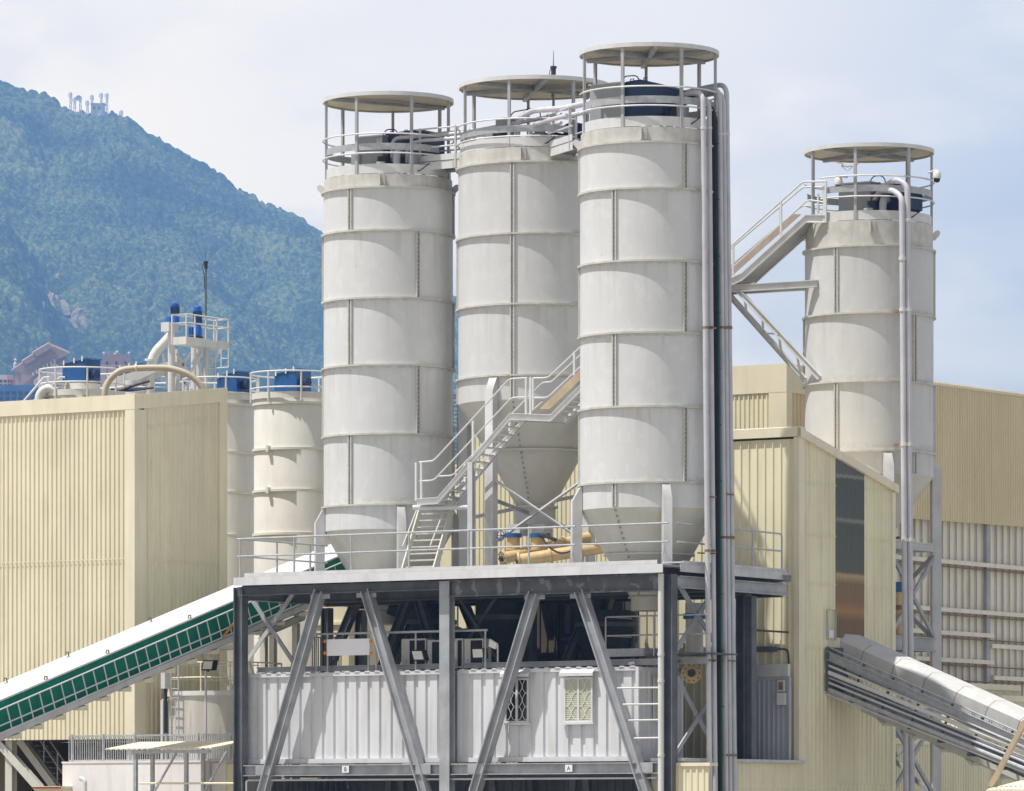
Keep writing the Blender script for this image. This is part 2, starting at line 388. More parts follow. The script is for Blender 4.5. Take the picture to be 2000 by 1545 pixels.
k = 1.0
ring4 = [zc(p, 13.3) for p in (493.5, 623, 755, 889)]
cone4 = [(R1, zc(933, 13.3)), (.50, zc(1062, 13.3)), (.50, zc(1090, 13.3))]
silo_d = build_silo('pale grey cement silo rising alone behind the sloping cream building on the right', S4, R1, ring4, zc(444, 13.3), zc(933, 13.3), cone4,
    (12, 102, 192, -78), 0.0, [(-34, 86, 206), (-92, 148, 40)], zc(299, 13.3), (zc(358, 13.3), zc(398, 13.3)), zc(382, 13.3), -68, (-100, -52), -1, gr, m='silo4', legw=.27, beams=2, Rc=1.90)
R2 = 2.30
ring2 = [zc(p, 10.5) for p in (334, 472, 608, 745)]
cone2 = [(R2, zc(792, 10.5)), (1.47, zc(882, 10.5)), (1.55, zc(882, 10.5)), (1.55, zc(886, 10.5)), (1.44, zc(886, 10.5)), (.56, zc(989, 10.5))]
silo_b = build_silo('widest pale cement silo half hidden in the middle, its steep hopper showing behind the stair', S2, R2, ring2, zc(306, 10.5), zc(792, 10.5), cone2,
    (-32, -121, 40, 140), ZD, [(-17, 103, 223), (-17, 103, -91)], zc(172, 10.5), (zc(251, 10.5), zc(285, 10.5)), zc(270, 10.5), -72, (32, 88), -9, gr, m='silo2', legw=.27, beams=3, Rc=2.2)
# outlet under the wide silo
o = BASE[silo_b.name]
mb = MB(); mb.cyl(S2, .62, zc(1026, 10.5), zc(992, 10.5), 28); mb.cyl(S2, .70, zc(993, 10.5), zc(989, 10.5), 28)
ob = part(silo_b, 'outlet_box', mb, M['lsteel'])
b1 = on_y(1010, 1045, 9.9); b2 = on_y(1058, 1045, 9.9)
for b in (b1, b2):
    part(silo_b, 'outlet_chute', MB().box(b[0]-.22, b[0]+.22, b[1]-.2, b[1]+.25, zc(1047, 9.9), zc(1024, 9.9)), M['lsteel'])
# cross braces below the wide silo
fl, fr = pol(S2, R2+.15, -32, 0), pol(S2, R2+.15, 40, 0)
for (ya, yb) in ((932, 1062), (1065, 930)):
    zz = zc(ya, 8.5), zc(yb, 8.5)
    part(silo_b, 'cross_brace', MB().bar((fl[0], fl[1]-.02-(.05 if ya < yb else 0), zz[0]), (fr[0], fr[1]-.02-(.05 if ya < yb else 0), zz[1]), .05, .13, (0,1,0)), M['lsteel'])
part(silo_b, 'cross_brace', MB().bar(pol(S2,R2+.1,-121,zc(1010,11)), pol(S2,R2+.1,140,zc(960,11)), .05, .11), M['lsteel'])
part(silo_b, 'cross_brace', MB().bar((fl[0],fl[1],zc(985,11)), pol(S2,R2+.1,140,zc(1040,11)), .05, .11), M['steel'])
# outlet under the tall silo at the corner, below the deck
mb = MB().lathe(S3, [(.60, ZC+6.45), (.60, ZC+6.40), (.52, ZC+6.4), (.52, ZC+6.05), (.0, ZC+6.05)], 28)
part(silo_c, 'outlet_spout', mb, M['cone'])
mb = MB().lathe(S1, [(.60, ZC+6.45), (.60, ZC+6.40), (.52, ZC+6.4), (.52, ZC+6.05), (.0, ZC+6.05)], 28)
part(silo_a, 'outlet_spout', mb, M['cone'])
# right silo: truss under the skirt, cross beams between the legs, down spout
def leg4(a, z): return pol(S4, R1+.16, a, z)
for py in (1068, 1258, 1390):
    z = zc(py, 13)
    for a, b in ((12, 102), (102, 192), (192, 282), (282, 12)):
        part(silo_d, 'tie_beam', MB().ibeam(leg4(a, z), leg4(b, z), .16, .24 if py != 1258 else .42, .03), M['lsteel'] if py < 1100 else M['steel'])
for a, b in ((12, 102), (102, 192)):
    for y0, y1 in ((1078, 1250), (1250, 1078), (1400, 1560), (1560, 1400)):
        part(silo_d, 'cross_brace', MB().bar(leg4(a, zc(y0, 13)), leg4(b, zc(y1, 13)), .07, .13), M['steel'])
part(silo_d, 'outlet_spout', MB().cyl(S4, .42, zc(1150, 13.3), zc(1090, 13.3), 20), M['lsteel'])

# ================================================================ FILTER UNITS AND PLANT ON THE SILO TOPS
def filter_unit(label, c, grey, bluebox, motor, name='dust_filter', plate=None, zb=None, bm='blue', group='dust filters on the silo tops'):
    (gu0,gu1,gv0,gv1,gz1) = grey; (bu0,bu1,bv0,bv1,bz1,bz2) = bluebox
    t = thing(name, label, 'dust filter', (c[0], c[1], zb), group)
    h = part(t, 'filter_housing', MB().box(c[0]+gu0, c[0]+gu1, c[1]+gv0, c[1]+gv1, zb, gz1), M['filt'])
    part(h, 'top_flange', MB().box(c[0]+gu0-.03, c[0]+gu1+.03, c[1]+gv0-.03, c[1]+gv1+.03, gz1+.002, gz1+.04), M['lsteel'])
    v0, v1 = c[1]+bv0, c[1]+bv1; a, b = c[0]+bu0, c[0]+bu1; w = b-a
    hood = [(a, v0, zb+.3), (b, v0, zb+.45), (b, v0, bz2), (b-.12*w, v0, bz2+.09), (a+.42*w, v0, bz1), (a+.05*w, v0, bz1-.03), (a, v0, bz1-.10)]
    hd = part(t, 'fan_hood', MB().prism(hood, (0, v1-v0, 0)), M[bm])
    part(hd, 'hood_lid', MB().prism([(a-.02, v0-.02, bz1-.09), (a+.05*w, v0-.02, bz1-.025), (a+.42*w, v0-.02, bz1+.005), (b-.12*w, v0-.02, bz2+.095), (b+.02, v0-.02, bz2),
         (b+.02, v0-.02, bz2+.02), (b-.12*w, v0-.02, bz2+.12), (a+.42*w, v0-.02, bz1+.03), (a+.05*w, v0-.02, bz1), (a-.02, v0-.02, bz1-.06)], (0, v1-v0+.04, 0)), M[bm])
    for q in (.15, .5): part(hd, 'lifting_eye', MB().pipe([(a+q*w-.05, v0+.1, bz1-.02), (a+q*w-.05, v0+.1, bz1+.08), (a+q*w+.05, v0+.1, bz1+.08), (a+q*w+.05, v0+.1, bz1-.02)], .016, 6), M['dark'])
    mu, mv, mz = motor
    mo = part(t, 'fan_motor', MB().cyl((c[0]+mu, c[1]+mv), .17, mz, mz+.38, 18), M['navy'])
    part(mo, 'fan_cowl', MB().cyl((c[0]+mu, c[1]+mv), .20, mz+.382, mz+.5, 18), M['dark'])
    part(t, 'support_frame', MB().bar((a+.1, v0+.1, zb), (a+.1, v0+.1, zb+.35), .08, .08).bar((b-.1, v0+.1, zb), (b-.1, v0+.1, zb+.5), .08, .08).bar((b-.1, v1-.1, zb), (b-.1, v1-.1, zb+.5), .08, .08).bar((a+.1, v1-.1, zb), (a+.1, v1-.1, zb+.35), .08, .08), M['dark'])
    part(t, 'cable', MB().pipe(bend([(a+.1, v0-.03, zb+.15), (a+.35, v0-.05, zb+.42), (a+.6, v0-.05, zb+.2), (a+.8, v0-.05, zb+.1)], .2), .014, 5), M['black'])
    part(t, 'hose_loop', MB().pipe(bend([(c[0]+gu1-.15, c[1]+gv0+.2, gz1+.02), (c[0]+gu1, c[1]+gv0+.2, gz1+.22), (a+.3, v0+.2, gz1+.24), (a+.4, v0+.2, bz1-.05)], .15), .018, 5), M['black'])
    if plate:
        pu, pv, pz, txt = plate
        pl = part(t, 'number_plate', MB().box(pu-.085, pu+.085, pv-.014, pv-.002, pz-.065, pz+.065), M['plate'])
        letters(t, pl, txt, (pu, pv-.016, pz), .10, 'inkb')
    return t
def letters(root, parent, txt, at, size, m):
    """raised serif lettering on a plate facing -v"""
    cu = bpy.data.curves.new('lettering', 'FONT'); cu.body = txt; cu.size = size*1.35; cu.align_x = 'CENTER'; cu.align_y = 'CENTER'; cu.extrude = .002
    tmp = bpy.data.objects.new('lettering', cu); COL.objects.link(tmp); bpy.context.view_layer.update()
    me = bpy.data.meshes.new_from_object(tmp.evaluated_get(bpy.context.evaluated_depsgraph_get())); bpy.data.objects.remove(tmp)
    for v in me.vertices:
        x, y, z = v.co; p = Vector((at[0]+x, at[1]-z, at[2]+y)) - BASE[root.name]; v.co = p
    me.materials.clear(); me.materials.append(M[m])
    o = bpy.data.objects.new('lettering', me); COL.objects.link(o); o.parent = parent; BASE[o.name] = BASE[root.name]; return o

def rel(p, c): return (p[0]-c[0], p[1]-c[1], p[2])
# tall corner silo: front faces near v = c - 1.0
z3 = ZC+19.57
g0 = on_v(1152, 168, S3[1]-.95); g1 = on_v(1212, 168, S3[1]-.95)
h0 = on_v(1220, 160, S3[1]-.75); h1 = on_v(1294, 170, S3[1]-.75)
filter_unit('tall grey dust filter with navy hood on top of the nearest, tallest silo', S3,
    (g0[0]-S3[0], g1[0]-S3[0], -.95, .15, g0[2]), (h0[0]-S3[0], h1[0]-S3[0], -.75, .55, h0[2], h1[2]), (.75, -.35, z3+.2), zb=z3, bm='navy')
z1 = ZC+19.54
g0 = on_v(696, 270, S1[1]-.5); g1 = on_v(747, 270, S1[1]-.5); h0 = on_v(750, 262, S1[1]-.2); h1 = on_v(829, 275, S1[1]-.2)
filter_unit('grey dust filter with S2 plate and dark blue hood on the leftmost tall silo', S1,
    (g0[0]-S1[0], g1[0]-S1[0], -.5, .5, g0[2]), (h0[0]-S1[0], h1[0]-S1[0], -.2, .9, h0[2], h1[2]+.25), (.35, -.75, z1+.1), zb=z1, bm='navy',
    plate=(on_v(742, 271, S1[1]-.5)[0]-.02, S1[1]-.5, on_v(742, 275, S1[1]-.5)[2], 'S2'))
z4 = zc(444, 13.3)+.04
g0 = on_v(1638, 361, S4[1]-.6); g1 = on_v(1700, 361, S4[1]-.6); h0 = on_v(1703, 362, S4[1]-.3); h1 = on_v(1768, 366, S4[1]-.3)
filter_unit('grey dust filter with S3 plate and blue hood on the silo behind the cream building', S4,
    (g0[0]-S4[0], g1[0]-S4[0], -.6, .5, g0[2]), (h0[0]-S4[0], h1[0]-S4[0], -.3, .8, h0[2], h1[2]), (.55, -.7, z4+.15), zb=z4, bm='navy',
    plate=(on_v(1671, 370, S4[1]-.6)[0], S4[1]-.6, on_v(1671, 369, S4[1]-.6)[2], 'S3'))
z2 = zc(306, 10.5)+.04
g0 = on_v(968, 262, S2[1]-.9); g1 = on_v(995, 262, S2[1]-.9); h0 = on_v(1030, 238, S2[1]-1.2); h1 = on_v(1086, 262, S2[1]-1.2)
filter_unit('small grey filter box with dark blue fan hood on the wide middle silo', S2,
    (g0[0]-S2[0], g1[0]-S2[0], -.9, -.3, on_v(968, 234, S2[1]-.9)[2]), (h0[0]-S2[0], h1[0]-S2[0], -1.2, .2, on_v(1030, 262, S2[1]-1.2)[2], on_v(1086, 268, S2[1]-1.2)[2]), (-.2, -1.6, z2+.05), zb=z2, bm='navy')
# navy hood between the wide silo and the corner silo
p0 = on_v(1100, 245, S2[1]-.8); p1 = on_v(1136, 270, S2[1]-.8)
tt = thing('fan_box', 'navy fan box behind the catwalk between the wide middle silo and the corner silo', 'fan box', (p0[0], p0[1], z2))
part(tt, 'fan_casing', MB().prism([(p0[0], p0[1], z2), (p1[0]+.5, p0[1], z2), (p1[0]+.5, p0[1], p0[2]-.15), (p0[0]+.3, p0[1], p0[2]+.1), (p0[0], p0[1], p0[2])], (0, .9, 0)), M['navy'])
part(tt, 'support_frame', MB().box(p0[0]+.1, p1[0]+.4, p0[1]+.1, p0[1]+.8, z2-.05, z2-.002), M['dark'])

# bracing clutter: valves on silo tops
def relief_valve(c, a, r, z, label):
    t = thing('relief_valve', label, 'valve', pol(c, r, a, z), 'pressure relief valves on the silo tops'); b = pol(c, r, a, z)
    part(t, 'valve_body', MB().cyl(b[:2], .09, z, z+.3, 14).cyl(b[:2], .14, z+.3, z+.36, 14), M['lsteel'])
    part(t, 'actuator', MB().tube((b[0]-.05, b[1], z+.2), (b[0]-.32, b[1]-.1, z+.2), .075, 12), M['bblue'])
# small clutter on the silo tops
def junction_box(label, c, a, r, z, s=.28):
    p = pol(c, r, a, z); t = thing('junction_box', label, 'junction box', p, 'junction boxes on the silo tops')
    part(t, 'box', MB().box(p[0]-s/2, p[0]+s/2, p[1]-.09, p[1]+.09, z+.25, z+.25+s*1.3), M['filt'])
    part(t, 'stand', MB().bar((p[0], p[1], z), (p[0], p[1], z+.25), .05, .05), M['steel'])
    part(t, 'cable', MB().pipe(bend([(p[0]+.05, p[1]-.05, z+.26), (p[0]+.08, p[1]-.15, z+.08), (p[0]+.35, p[1]-.2, z+.05), (p[0]+.6, p[1], z+.3)], .15), .018, 5), M['black'])
for lab, c, a, r, z in (('grey junction box on the leftmost tall silo top near its left posts', S1, -38, 1.5, z1), ('grey junction box at the right of the leftmost tall silo top', S1, 30, 1.55, z1),
    ('grey junction box at the front left of the wide middle silo top', S2, -48, 1.8, z2), ('grey junction box behind the front post of the wide middle silo', S2, 4, 1.9, z2),
    ('grey junction box right of the navy hood on the corner silo', S3, 38, 1.5, z3), ('grey junction box at the right of the S3 filter', S4, 40, 1.5, z4)):
    junction_box(lab, c, a, r, z)
def fan_duct(label, c, a0, r, z, h, rad=.11):
    p, q = pol(c, r, a0, z), pol(c, r*.5, a0+60, z+h)
    t = thing('air_duct', label, 'duct', p, 'bent ducts on the silo tops')
    part(t, 'duct_run', MB().pipe(bend([p, (p[0], p[1], z+h), q, (q[0], q[1], z+.2)], .3, 6), rad, 12), M['pipe']); part(t, 'duct_collar', MB().cyl(p[:2], rad*1.3, z+.1, z+.18, 14), M['lsteel'])
fan_duct('grey bent air duct beside the S2 filter on the leftmost tall silo', S1, 12, 1.35, z1, .75)
fan_duct('grey bent air duct on the corner silo right of the navy hood', S3, 46, 1.2, z3, .8)
fan_duct('grey bent air duct on the right silo beside the S3 filter', S4, 14, 1.35, z4, .7)
relief_valve(S1, -8, 1.45, z1, 'small valve with blue actuator on the leftmost tall silo')
relief_valve(S4, -5, 1.5, z4, 'small valve with blue actuator beside the S3 filter')
relief_valve(S2, -22, 1.8, z2, 'small valve with blue actuator on the wide middle silo')

# ---------------------------------------------------------------- aerials and cameras
def mast(name, label, cat, foot, ztop, zcollar, r=.035, m='steel'):
    t = thing(name, label, cat, foot)
    part(t, 'pole', MB().tube(foot, (foot[0], foot[1], zcollar), r, 8), M[m])
    part(t, 'whip', MB().pipe([(foot[0], foot[1], zcollar), (foot[0], foot[1], ztop)], r*.36, 6, r*.16), M['dark'])
    part(t, 'collar', MB().cyl(foot[:2], r*2.4, zcollar-.04, zcollar+.03, 12).cyl(foot[:2], r*1.9, zcollar-.22, zcollar-.042, 10), M['dark'])
    part(t, 'cable', MB().pipe(bend([(foot[0]-.06, foot[1], zcollar), (foot[0]-.16, foot[1], zcollar-.15), (foot[0]-.04, foot[1]-.03, zcollar-.4), (foot[0]-.04, foot[1]-.03, zcollar-.9)], .15), .012, 5), M['black'])
    return t
mp = on_y(1081, 160, 11.2)
mast('aerial_mast', 'thin aerial mast standing through the canopy of the wide middle silo', 'aerial', (mp[0], mp[1], zc(300, 9.2)), zc(79, 9.2), zc(112, 9.2), .04)

def dome_camera(label, px, py, v, base, drop=.0):
    p = on_v(px, py, v); t = thing('dome_camera', label, 'camera', p, 'security cameras on the right silo')
    part(t, 'camera_housing', MB().lathe(p[:2], [(0,p[2]+.17),(.06,p[2]+.17),(.11,p[2]+.1),(.13,p[2]+.0),(.13,p[2]-.07),(.10,p[2]-.09)], 18), M['white2'])
    part(t, 'camera_dome', MB().lathe(p[:2], [(.10,p[2]-.09),(.095,p[2]-.15),(.06,p[2]-.2),(0,p[2]-.215)], 16), M['black'])
    q = on_v(*base); part(t, 'bracket', MB().pipe(bend([q, (p[0], p[1], q[2]+.05), (p[0], p[1], p[2]+.17)], .1), .03, 8), M['white2'])
dome_camera('white dome camera hanging outside the right post of the right silo', 1830, 343, S4[1]-.3, (1813, 337, S4[1]-.3))
dome_camera('white dome camera left of the S3 filter on the right silo', 1638, 356, S4[1]-1.6, (1655, 346, S4[1]-1.6))
p = on_v(1655, 326, S4[1]-1.75); t = thing('twin_camera', 'pair of small floodlight cameras on a forked bracket at the right silo front post', 'camera', p)
part(t, 'fork_bracket', MB().tube(on_v(1655,326,S4[1]-1.75), on_v(1639,322,S4[1]-1.75), .02).tube(on_v(1655,326,S4[1]-1.75), on_v(1671,322,S4[1]-1.75), .02).tube(on_v(1655,334,S4[1]-1.75), on_v(1643,324,S4[1]-1.75), .015).tube(on_v(1655,334,S4[1]-1.75), on_v(1667,324,S4[1]-1.75), .015), M['white'])
for px in (1640, 1670):
    q = on_v(px, 320, S4[1]-1.78); s = -1 if px < 1650 else 1
    part(t, 'camera_head', MB().bar((q[0]-.09, q[1], q[2]+.04*-s), (q[0]+.09, q[1], q[2]+.04*s), .09, .09), M['white2'])

# ---------------------------------------------------------------- catwalks between the silo tops
def catwalk(label, a, b, w, rails, nposts, pipes=0):
    a, b = Vector(a), Vector(b); d = (b-a).normalized(); n = Vector((d.y, -d.x, 0)).normalized()*(w/2)
    t = thing('catwalk', label, 'catwalk', tuple(a), 'catwalks linking the silo tops')
    part(t, 'floor_plate', MB().bar(a-Vector((0,0,.02)), b-Vector((0,0,.02)), w-.12, .04), M['dsteel'])
    for s in (1, -1):
        part(t, 'side_channel', MB().channel(a+n*s, b+n*s, .07, .24, .015, flip=-s), M['white'])
        part(t, 'toe_plate', MB().bar(a+n*s*1.02+Vector((0,0,.23)), b+n*s*1.02+Vector((0,0,.23)), .015, .18), M['white'])
        for h in rails:
            part(t, 'hand_rail', MB().tube(a+n*s+Vector((0,0,h)), b+n*s+Vector((0,0,h)), .026, 8), M['white'])
        for k in range(nposts):
            q = a+(b-a)*((k+.12)/(nposts-.76)) + n*s
            part(t, 'rail_post', MB().bar(q-Vector((0,0,.1)), q+Vector((0,0,rails[0]+.03)), .075, .05, d), M['lsteel'])
    return t
# from silo a to silo b
A = on_y(826, 330, 11.6); B_ = on_y(912, 322, 10.9)
catwalk('white steel catwalk from the leftmost tall silo to the wide middle silo', A, B_, .9, (1.12, .56), 2)
A = on_y(1094, 300, 8.9); B_ = on_y(1145, 284, 4.2)
catwalk('short white catwalk from the wide middle silo up to the corner silo', A, B_, .8, (1.12, .56), 2)
# ================================================================ STEEL PLATFORM
VF = -.50                                         # fascia plane; the columns stand on v = 0
uL, uR = on_v(456, 1130, VF)[0], on_v(1294, 1105, VF)[0]
zf0, zf1 = on_v(1290, 1118, VF)[2], ZD            # fascia bottom and top
URS = on_u(1540, 1100, .55)[0]                    # right edge of the deck
plat = thing('steel_platform', 'grey steel frame platform with white fascia carrying the silos', 'platform', (-7, 1, 0))
ub = on_u(1540, 1105, .55)[1]
part(plat, 'fascia', MB().box(uL, uR, VF, VF+.03, zf0, zf1).box(uL, uR, VF+.031, VF+.16, zf1-.02, zf1).box(uL, uL+.03, VF+.17, 6.2, zf0+.02, zf1), M['fascia'])
part(plat, 'deck_plate', MB().box(uL+.04, .5, VF+.17, ub, ZD-.07, ZD-.025), M['steel'])
# right hand edge: small bright corner plate and channel
q0, q1 = on_v(1294, 1098, VF), on_v(1334, 1096, .1)
part(plat, 'corner_plate', MB().prism([(uR+.002, VF-.05, ZD+.02), (uR+.62, VF+.05, ZD+.02), (uR+.62, VF+.4, ZD+.02), (uR+.002, VF+.4, ZD+.02)], (0, 0, .03)), M['fascia'])
part(plat, 'side_fascia', MB().box(.5, .53, .1, ub, ZD-.2, ZD+.02), M['lsteel'])
part(plat, 'toe_board', MB().box(uL+.25, uR-.3, VF+.2, VF+.22, ZD, ZD+.13).box(uL+.25, uL+.27, VF+.23, 4.0, ZD, ZD+.13).box(.46, .49, .3, ub, ZD, ZD+.12), M['lsteel'])
# deck beams: edge girder (deeper in the right bay) and joists
cl, cm, cr = on_v(470, 1300, 0)[0], on_v(874, 1300, 0)[0], on_v(1309, 1300, 0)[0]
zb = zf0-.03
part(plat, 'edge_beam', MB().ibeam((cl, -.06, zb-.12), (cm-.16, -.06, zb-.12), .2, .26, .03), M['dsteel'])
part(plat, 'edge_beam', MB().ibeam((cm+.16, -.06, zb-.22), (cr-.16, -.06, zb-.22), .26, .48, .03), M['spotted'])
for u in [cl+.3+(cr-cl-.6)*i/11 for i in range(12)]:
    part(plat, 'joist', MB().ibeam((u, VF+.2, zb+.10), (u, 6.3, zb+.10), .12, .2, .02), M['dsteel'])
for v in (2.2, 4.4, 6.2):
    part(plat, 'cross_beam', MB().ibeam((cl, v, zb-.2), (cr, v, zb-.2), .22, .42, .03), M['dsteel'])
part(plat, 'side_beam', MB().ibeam((cr+.1, .2, zb-.2), (cr+.1, ub+.2, zb-.2), .2, .34, .03), M['steel'])
part(plat, 'side_beam', MB().ibeam((cl, .2, zb-.2), (cl, 6.3, zb-.2), .2, .34, .03), M['steel'])
b0, b1 = on_v(1438, 1131, ub-1.2), on_v(1546, 1133, ub-.1)
part(plat, 'outrigger_beam', MB().ibeam((.1, ub-.25, on_v(1500,1131,ub-.25)[2]), (on_v(1546,1131,ub-.25)[0], ub-.25, on_v(1500,1131,ub-.25)[2]), .15, .2, .02), M['steel'])
# columns
zg1, zg0 = on_v(1290, 1488.5, 0)[2], on_v(1290, 1511, 0)[2]
def column(u, v, w, h, zt, m='steel', along='u'):
    return part(plat, 'column', MB().ibeam((u, v, 0), (u, v, zt), w, h, .035, (0,1,0) if along == 'v' else (1,0,0)), M[m])
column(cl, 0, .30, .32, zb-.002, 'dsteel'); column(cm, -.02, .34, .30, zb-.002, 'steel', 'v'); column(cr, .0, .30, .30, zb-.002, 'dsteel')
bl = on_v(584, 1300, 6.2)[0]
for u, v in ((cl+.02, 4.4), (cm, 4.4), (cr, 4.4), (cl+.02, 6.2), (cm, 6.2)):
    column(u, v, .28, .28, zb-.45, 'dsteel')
rc = on_v(1452, 1300, 5.4)
column(rc[0], 5.4, .32, .34, on_v(1452, 1124, 5.4)[2], 'dsteel')
# lower girder and mid beam in front of the cabins
part(plat, 'girder', MB().ibeam((cl+.17, 0, (zg0+zg1)/2), (cm-.17, 0, (zg0+zg1)/2), .24, zg1-zg0, .03), M['steel'])
part(plat, 'girder', MB().ibeam((cm+.17, 0, (zg0+zg1)/2), (cr-.16, 0, (zg0+zg1)/2), .24, zg1-zg0, .03), M['steel'])
zm = on_v(700, 1303, 0)[2]
part(plat, 'mid_beam', MB().ibeam((cl+.17, .62, zm), (cm-.17, .62, zm), .16, .15, .02), M['steel'])
part(plat, 'mid_beam', MB().ibeam((cm+.17, .62, zm), (cr-.16, .62, zm), .16, .15, .02), M['steel'])
for v in (2.2, 4.4, 6.2):
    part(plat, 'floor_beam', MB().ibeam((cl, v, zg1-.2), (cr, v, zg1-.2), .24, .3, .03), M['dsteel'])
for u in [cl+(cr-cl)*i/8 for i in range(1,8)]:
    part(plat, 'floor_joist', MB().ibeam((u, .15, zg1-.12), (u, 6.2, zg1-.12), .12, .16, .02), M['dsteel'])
part(plat, 'rear_sheeting', MB().corr((cl+.2, 5.2), (cr-.3, 5.2), 0, zg1-.1, .3, .04, (0,-1)).corr((cl+.2, 6.3), (cl+.2, .6), 0, zg0-.1, .3, .04, (-1,0)), M['dsteel'])  # dark sheets added to keep the space below the girder black
part(plat, 'floor_sheet', MB().box(cl+.1, cr-.1, .3, 6.1, zg1-.03, zg1-.01), M['dsteel'])  # sheet added at girder level to block the light
# raking props in the front frame
def rake(p, q, v=-.05, m='steel', w=.3):
    a, b = on_v(*p, v), on_v(*q, v); return part(plat, 'raking_prop', MB().ibeam(a, b, w, .28, .035, (1,0,0)), M[m])
rake((626, 1153), (505, 1580)); rake((716, 1153), (840, 1580)); rake((1045, 1157), (918, 1580)); rake((1134, 1154), (1273, 1580))
for px in (626, 716, 1045, 1134):
    q = on_v(px, 1160, -.05); part(plat, 'gusset_plate', MB().box(q[0]-.34, q[0]+.34, -.075, -.045, zb-.60 if px > 880 else zb-.40, zb-.27 if px < 880 else zb-.47), M['steel'])
    bl_ = MB()
    for k in range(6): bl_.box(q[0]-.29+.11*k, q[0]-.26+.11*k, -.09, -.0755, (zb-.56 if px > 880 else zb-.36), (zb-.53 if px > 880 else zb-.33))
    part(plat, 'bolt_row', bl_, M['bolt'])
for px in (516, 829, 931, 1262):
    q = on_v(px, 1500, -.05); part(plat, 'gusset_plate', MB().box(q[0]-.26, q[0]+.26, -.13, -.122, zg0+.03, zg1-.03), M['steel'])
# rear raking props and hidden framework in the shade
for (p, q, v) in (((835,1160),(762,1310),4.3), ((802,1160),(745,1310),3.2), ((815,1160),(858,1300),3.2), ((1000,1180),(880,1310),5.6), ((900,1165),(960,1310),5.6), ((1160,1170),(1100,1310),4.5), ((1190,1165),(1150,1310),5.5), ((700,1165),(640,1310),5.8)):
    part(plat, 'rear_prop', MB().ibeam(on_v(*p, v), on_v(*q, v), .26, .26, .03, (1,0,0)), M['dsteel'])
# bracing crosses: left bay, middle, right side
def xbrace(p, q, v, w=.12, m='steel', axis='v'):
    f = on_v if axis == 'v' else on_u
    part(plat, 'cross_brace', MB().bar(f(*p, v), f(*q, v), w, .05, (0,1,0) if axis == 'v' else (1,0,0)), M[m])
xbrace((485,1160),(572,1292), 1.2); xbrace((572,1160),(482,1292), 1.3, .12, 'lsteel')
xbrace((893,1162),(972,1290), 3.0, .1, 'dsteel'); xbrace((970,1165),(892,1285), 3.1, .1, 'dsteel')
ux = .15
xbrace((1322,1135),(1392,1250), ux, .16, 'steel', 'u'); xbrace((1390,1160),(1322,1268), ux+.06, .16, 'steel', 'u')
xbrace((1322,1322),(1400,1470), ux, .13, 'steel', 'u'); xbrace((1400,1345),(1322,1468), ux+.06, .13, 'steel', 'u')
for u in (cl+.2,):
    pass
# underside purlins below the girder: dark open storey
for k in range(9):
    u = cl+.8+k*1.62
    part(plat, 'lower_prop', MB().ibeam((u, 3.4, 0), (u+(.6 if k % 2 else -.6), 3.4, zg0-.1), .2, .2, .03, (0,1,0)), M['dsteel'])
part(plat, 'conduit', MB().pipe(bend([(cl+.25, -.05, .2), (cl+.25, -.05, zg0-.12), (cl+.4, -.02, zg0-.12), (cr-.4, -.02, zg0-.12)], .1), .03, 8), M['pipe'])
# letter plates on the girder
for px, py, s in ((675, 1502.5, 'B'), (1111, 1500.5, 'A')):
    p = on_v(px, py, -.125); pl = part(plat, 'letter_plate', MB().box(p[0]-.12, p[0]+.12, -.136, -.123, p[2]-.10, p[2]+.10), M['plate'])
    letters(plat, pl, s, (p[0], -.139, p[2]-.005), .13, 'ink')
# hand rail round the deck
zr1, zr2 = on_v(1033, 1031.5, VF+.25)[2], on_v(1033, 1067, VF+.25)[2]
vr = VF+.25; ur0 = on_v(469, 1050, vr)[0]; us = on_v(1124, 1040, vr)[0]; ur1 = on_v(1312, 1030, vr)[0]
rl = part(plat, 'deck_railing', MB().tube((ur0-.1, vr, zr1), (us, vr, zr1), .03).tube((ur0-.1, vr, zr2), (us, vr, zr2), .027)
     .tube((us+.2, vr, zr1), (ur1-.1, vr, zr1), .028).tube((us+.2, vr, zr2), (ur1-.1, vr, zr2), .026)
     .pipe(bend([(ur1+.2, vr, zr1), (.45, vr+.3, zr1), (.45, ub-.2, zr1-.02), (.45, ub-.2, ZD)], .15), .026)
     .tube((.45, vr+.3, zr2), (.45, ub-.2, zr2), .026).tube((ur0, vr, zr1), (ur0, 4.2, zr1), .028).tube((ur0, vr, zr2), (ur0, 4.2, zr2), .026), M['galv'])
for px in (469, 574.5, 686, 799, 915.5, 1033):
    u = on_v(px, 1060, vr)[0]; part(rl, 'rail_post', MB().tube((u, vr, ZD-.1), (u, vr, zr1), .032), M['galv'])
for px in (541, 606):
    v = on_u(px, 1080, ur0)[1]; part(rl, 'rail_post', MB().tube((ur0, v, ZD-.1), (ur0, v, zr1), .03), M['galv'])
for v in (2.2, 4.2):
    part(rl, 'rail_post', MB().tube((.45, v, ZD-.1), (.45, v, zr1), .03), M['galv'])

# white down pipe at the corner
p = on_v(1291, 1300, -.25)
t = thing('drain_pipe', 'white drain pipe running down the front corner column of the platform', 'drain pipe', (p[0], -.25, 0))
part(t, 'pipe_run', MB().tube((p[0], -.25, 0), (p[0], -.25, zf0-.02), .085, 14), M['white2'])
for py in (1278, 1330, 1475): 
    z = on_v(1291, py, -.25)[2]; part(t, 'pipe_collar', MB().cyl((p[0], -.25), .10, z-.04, z+.04, 14), M['white2'])

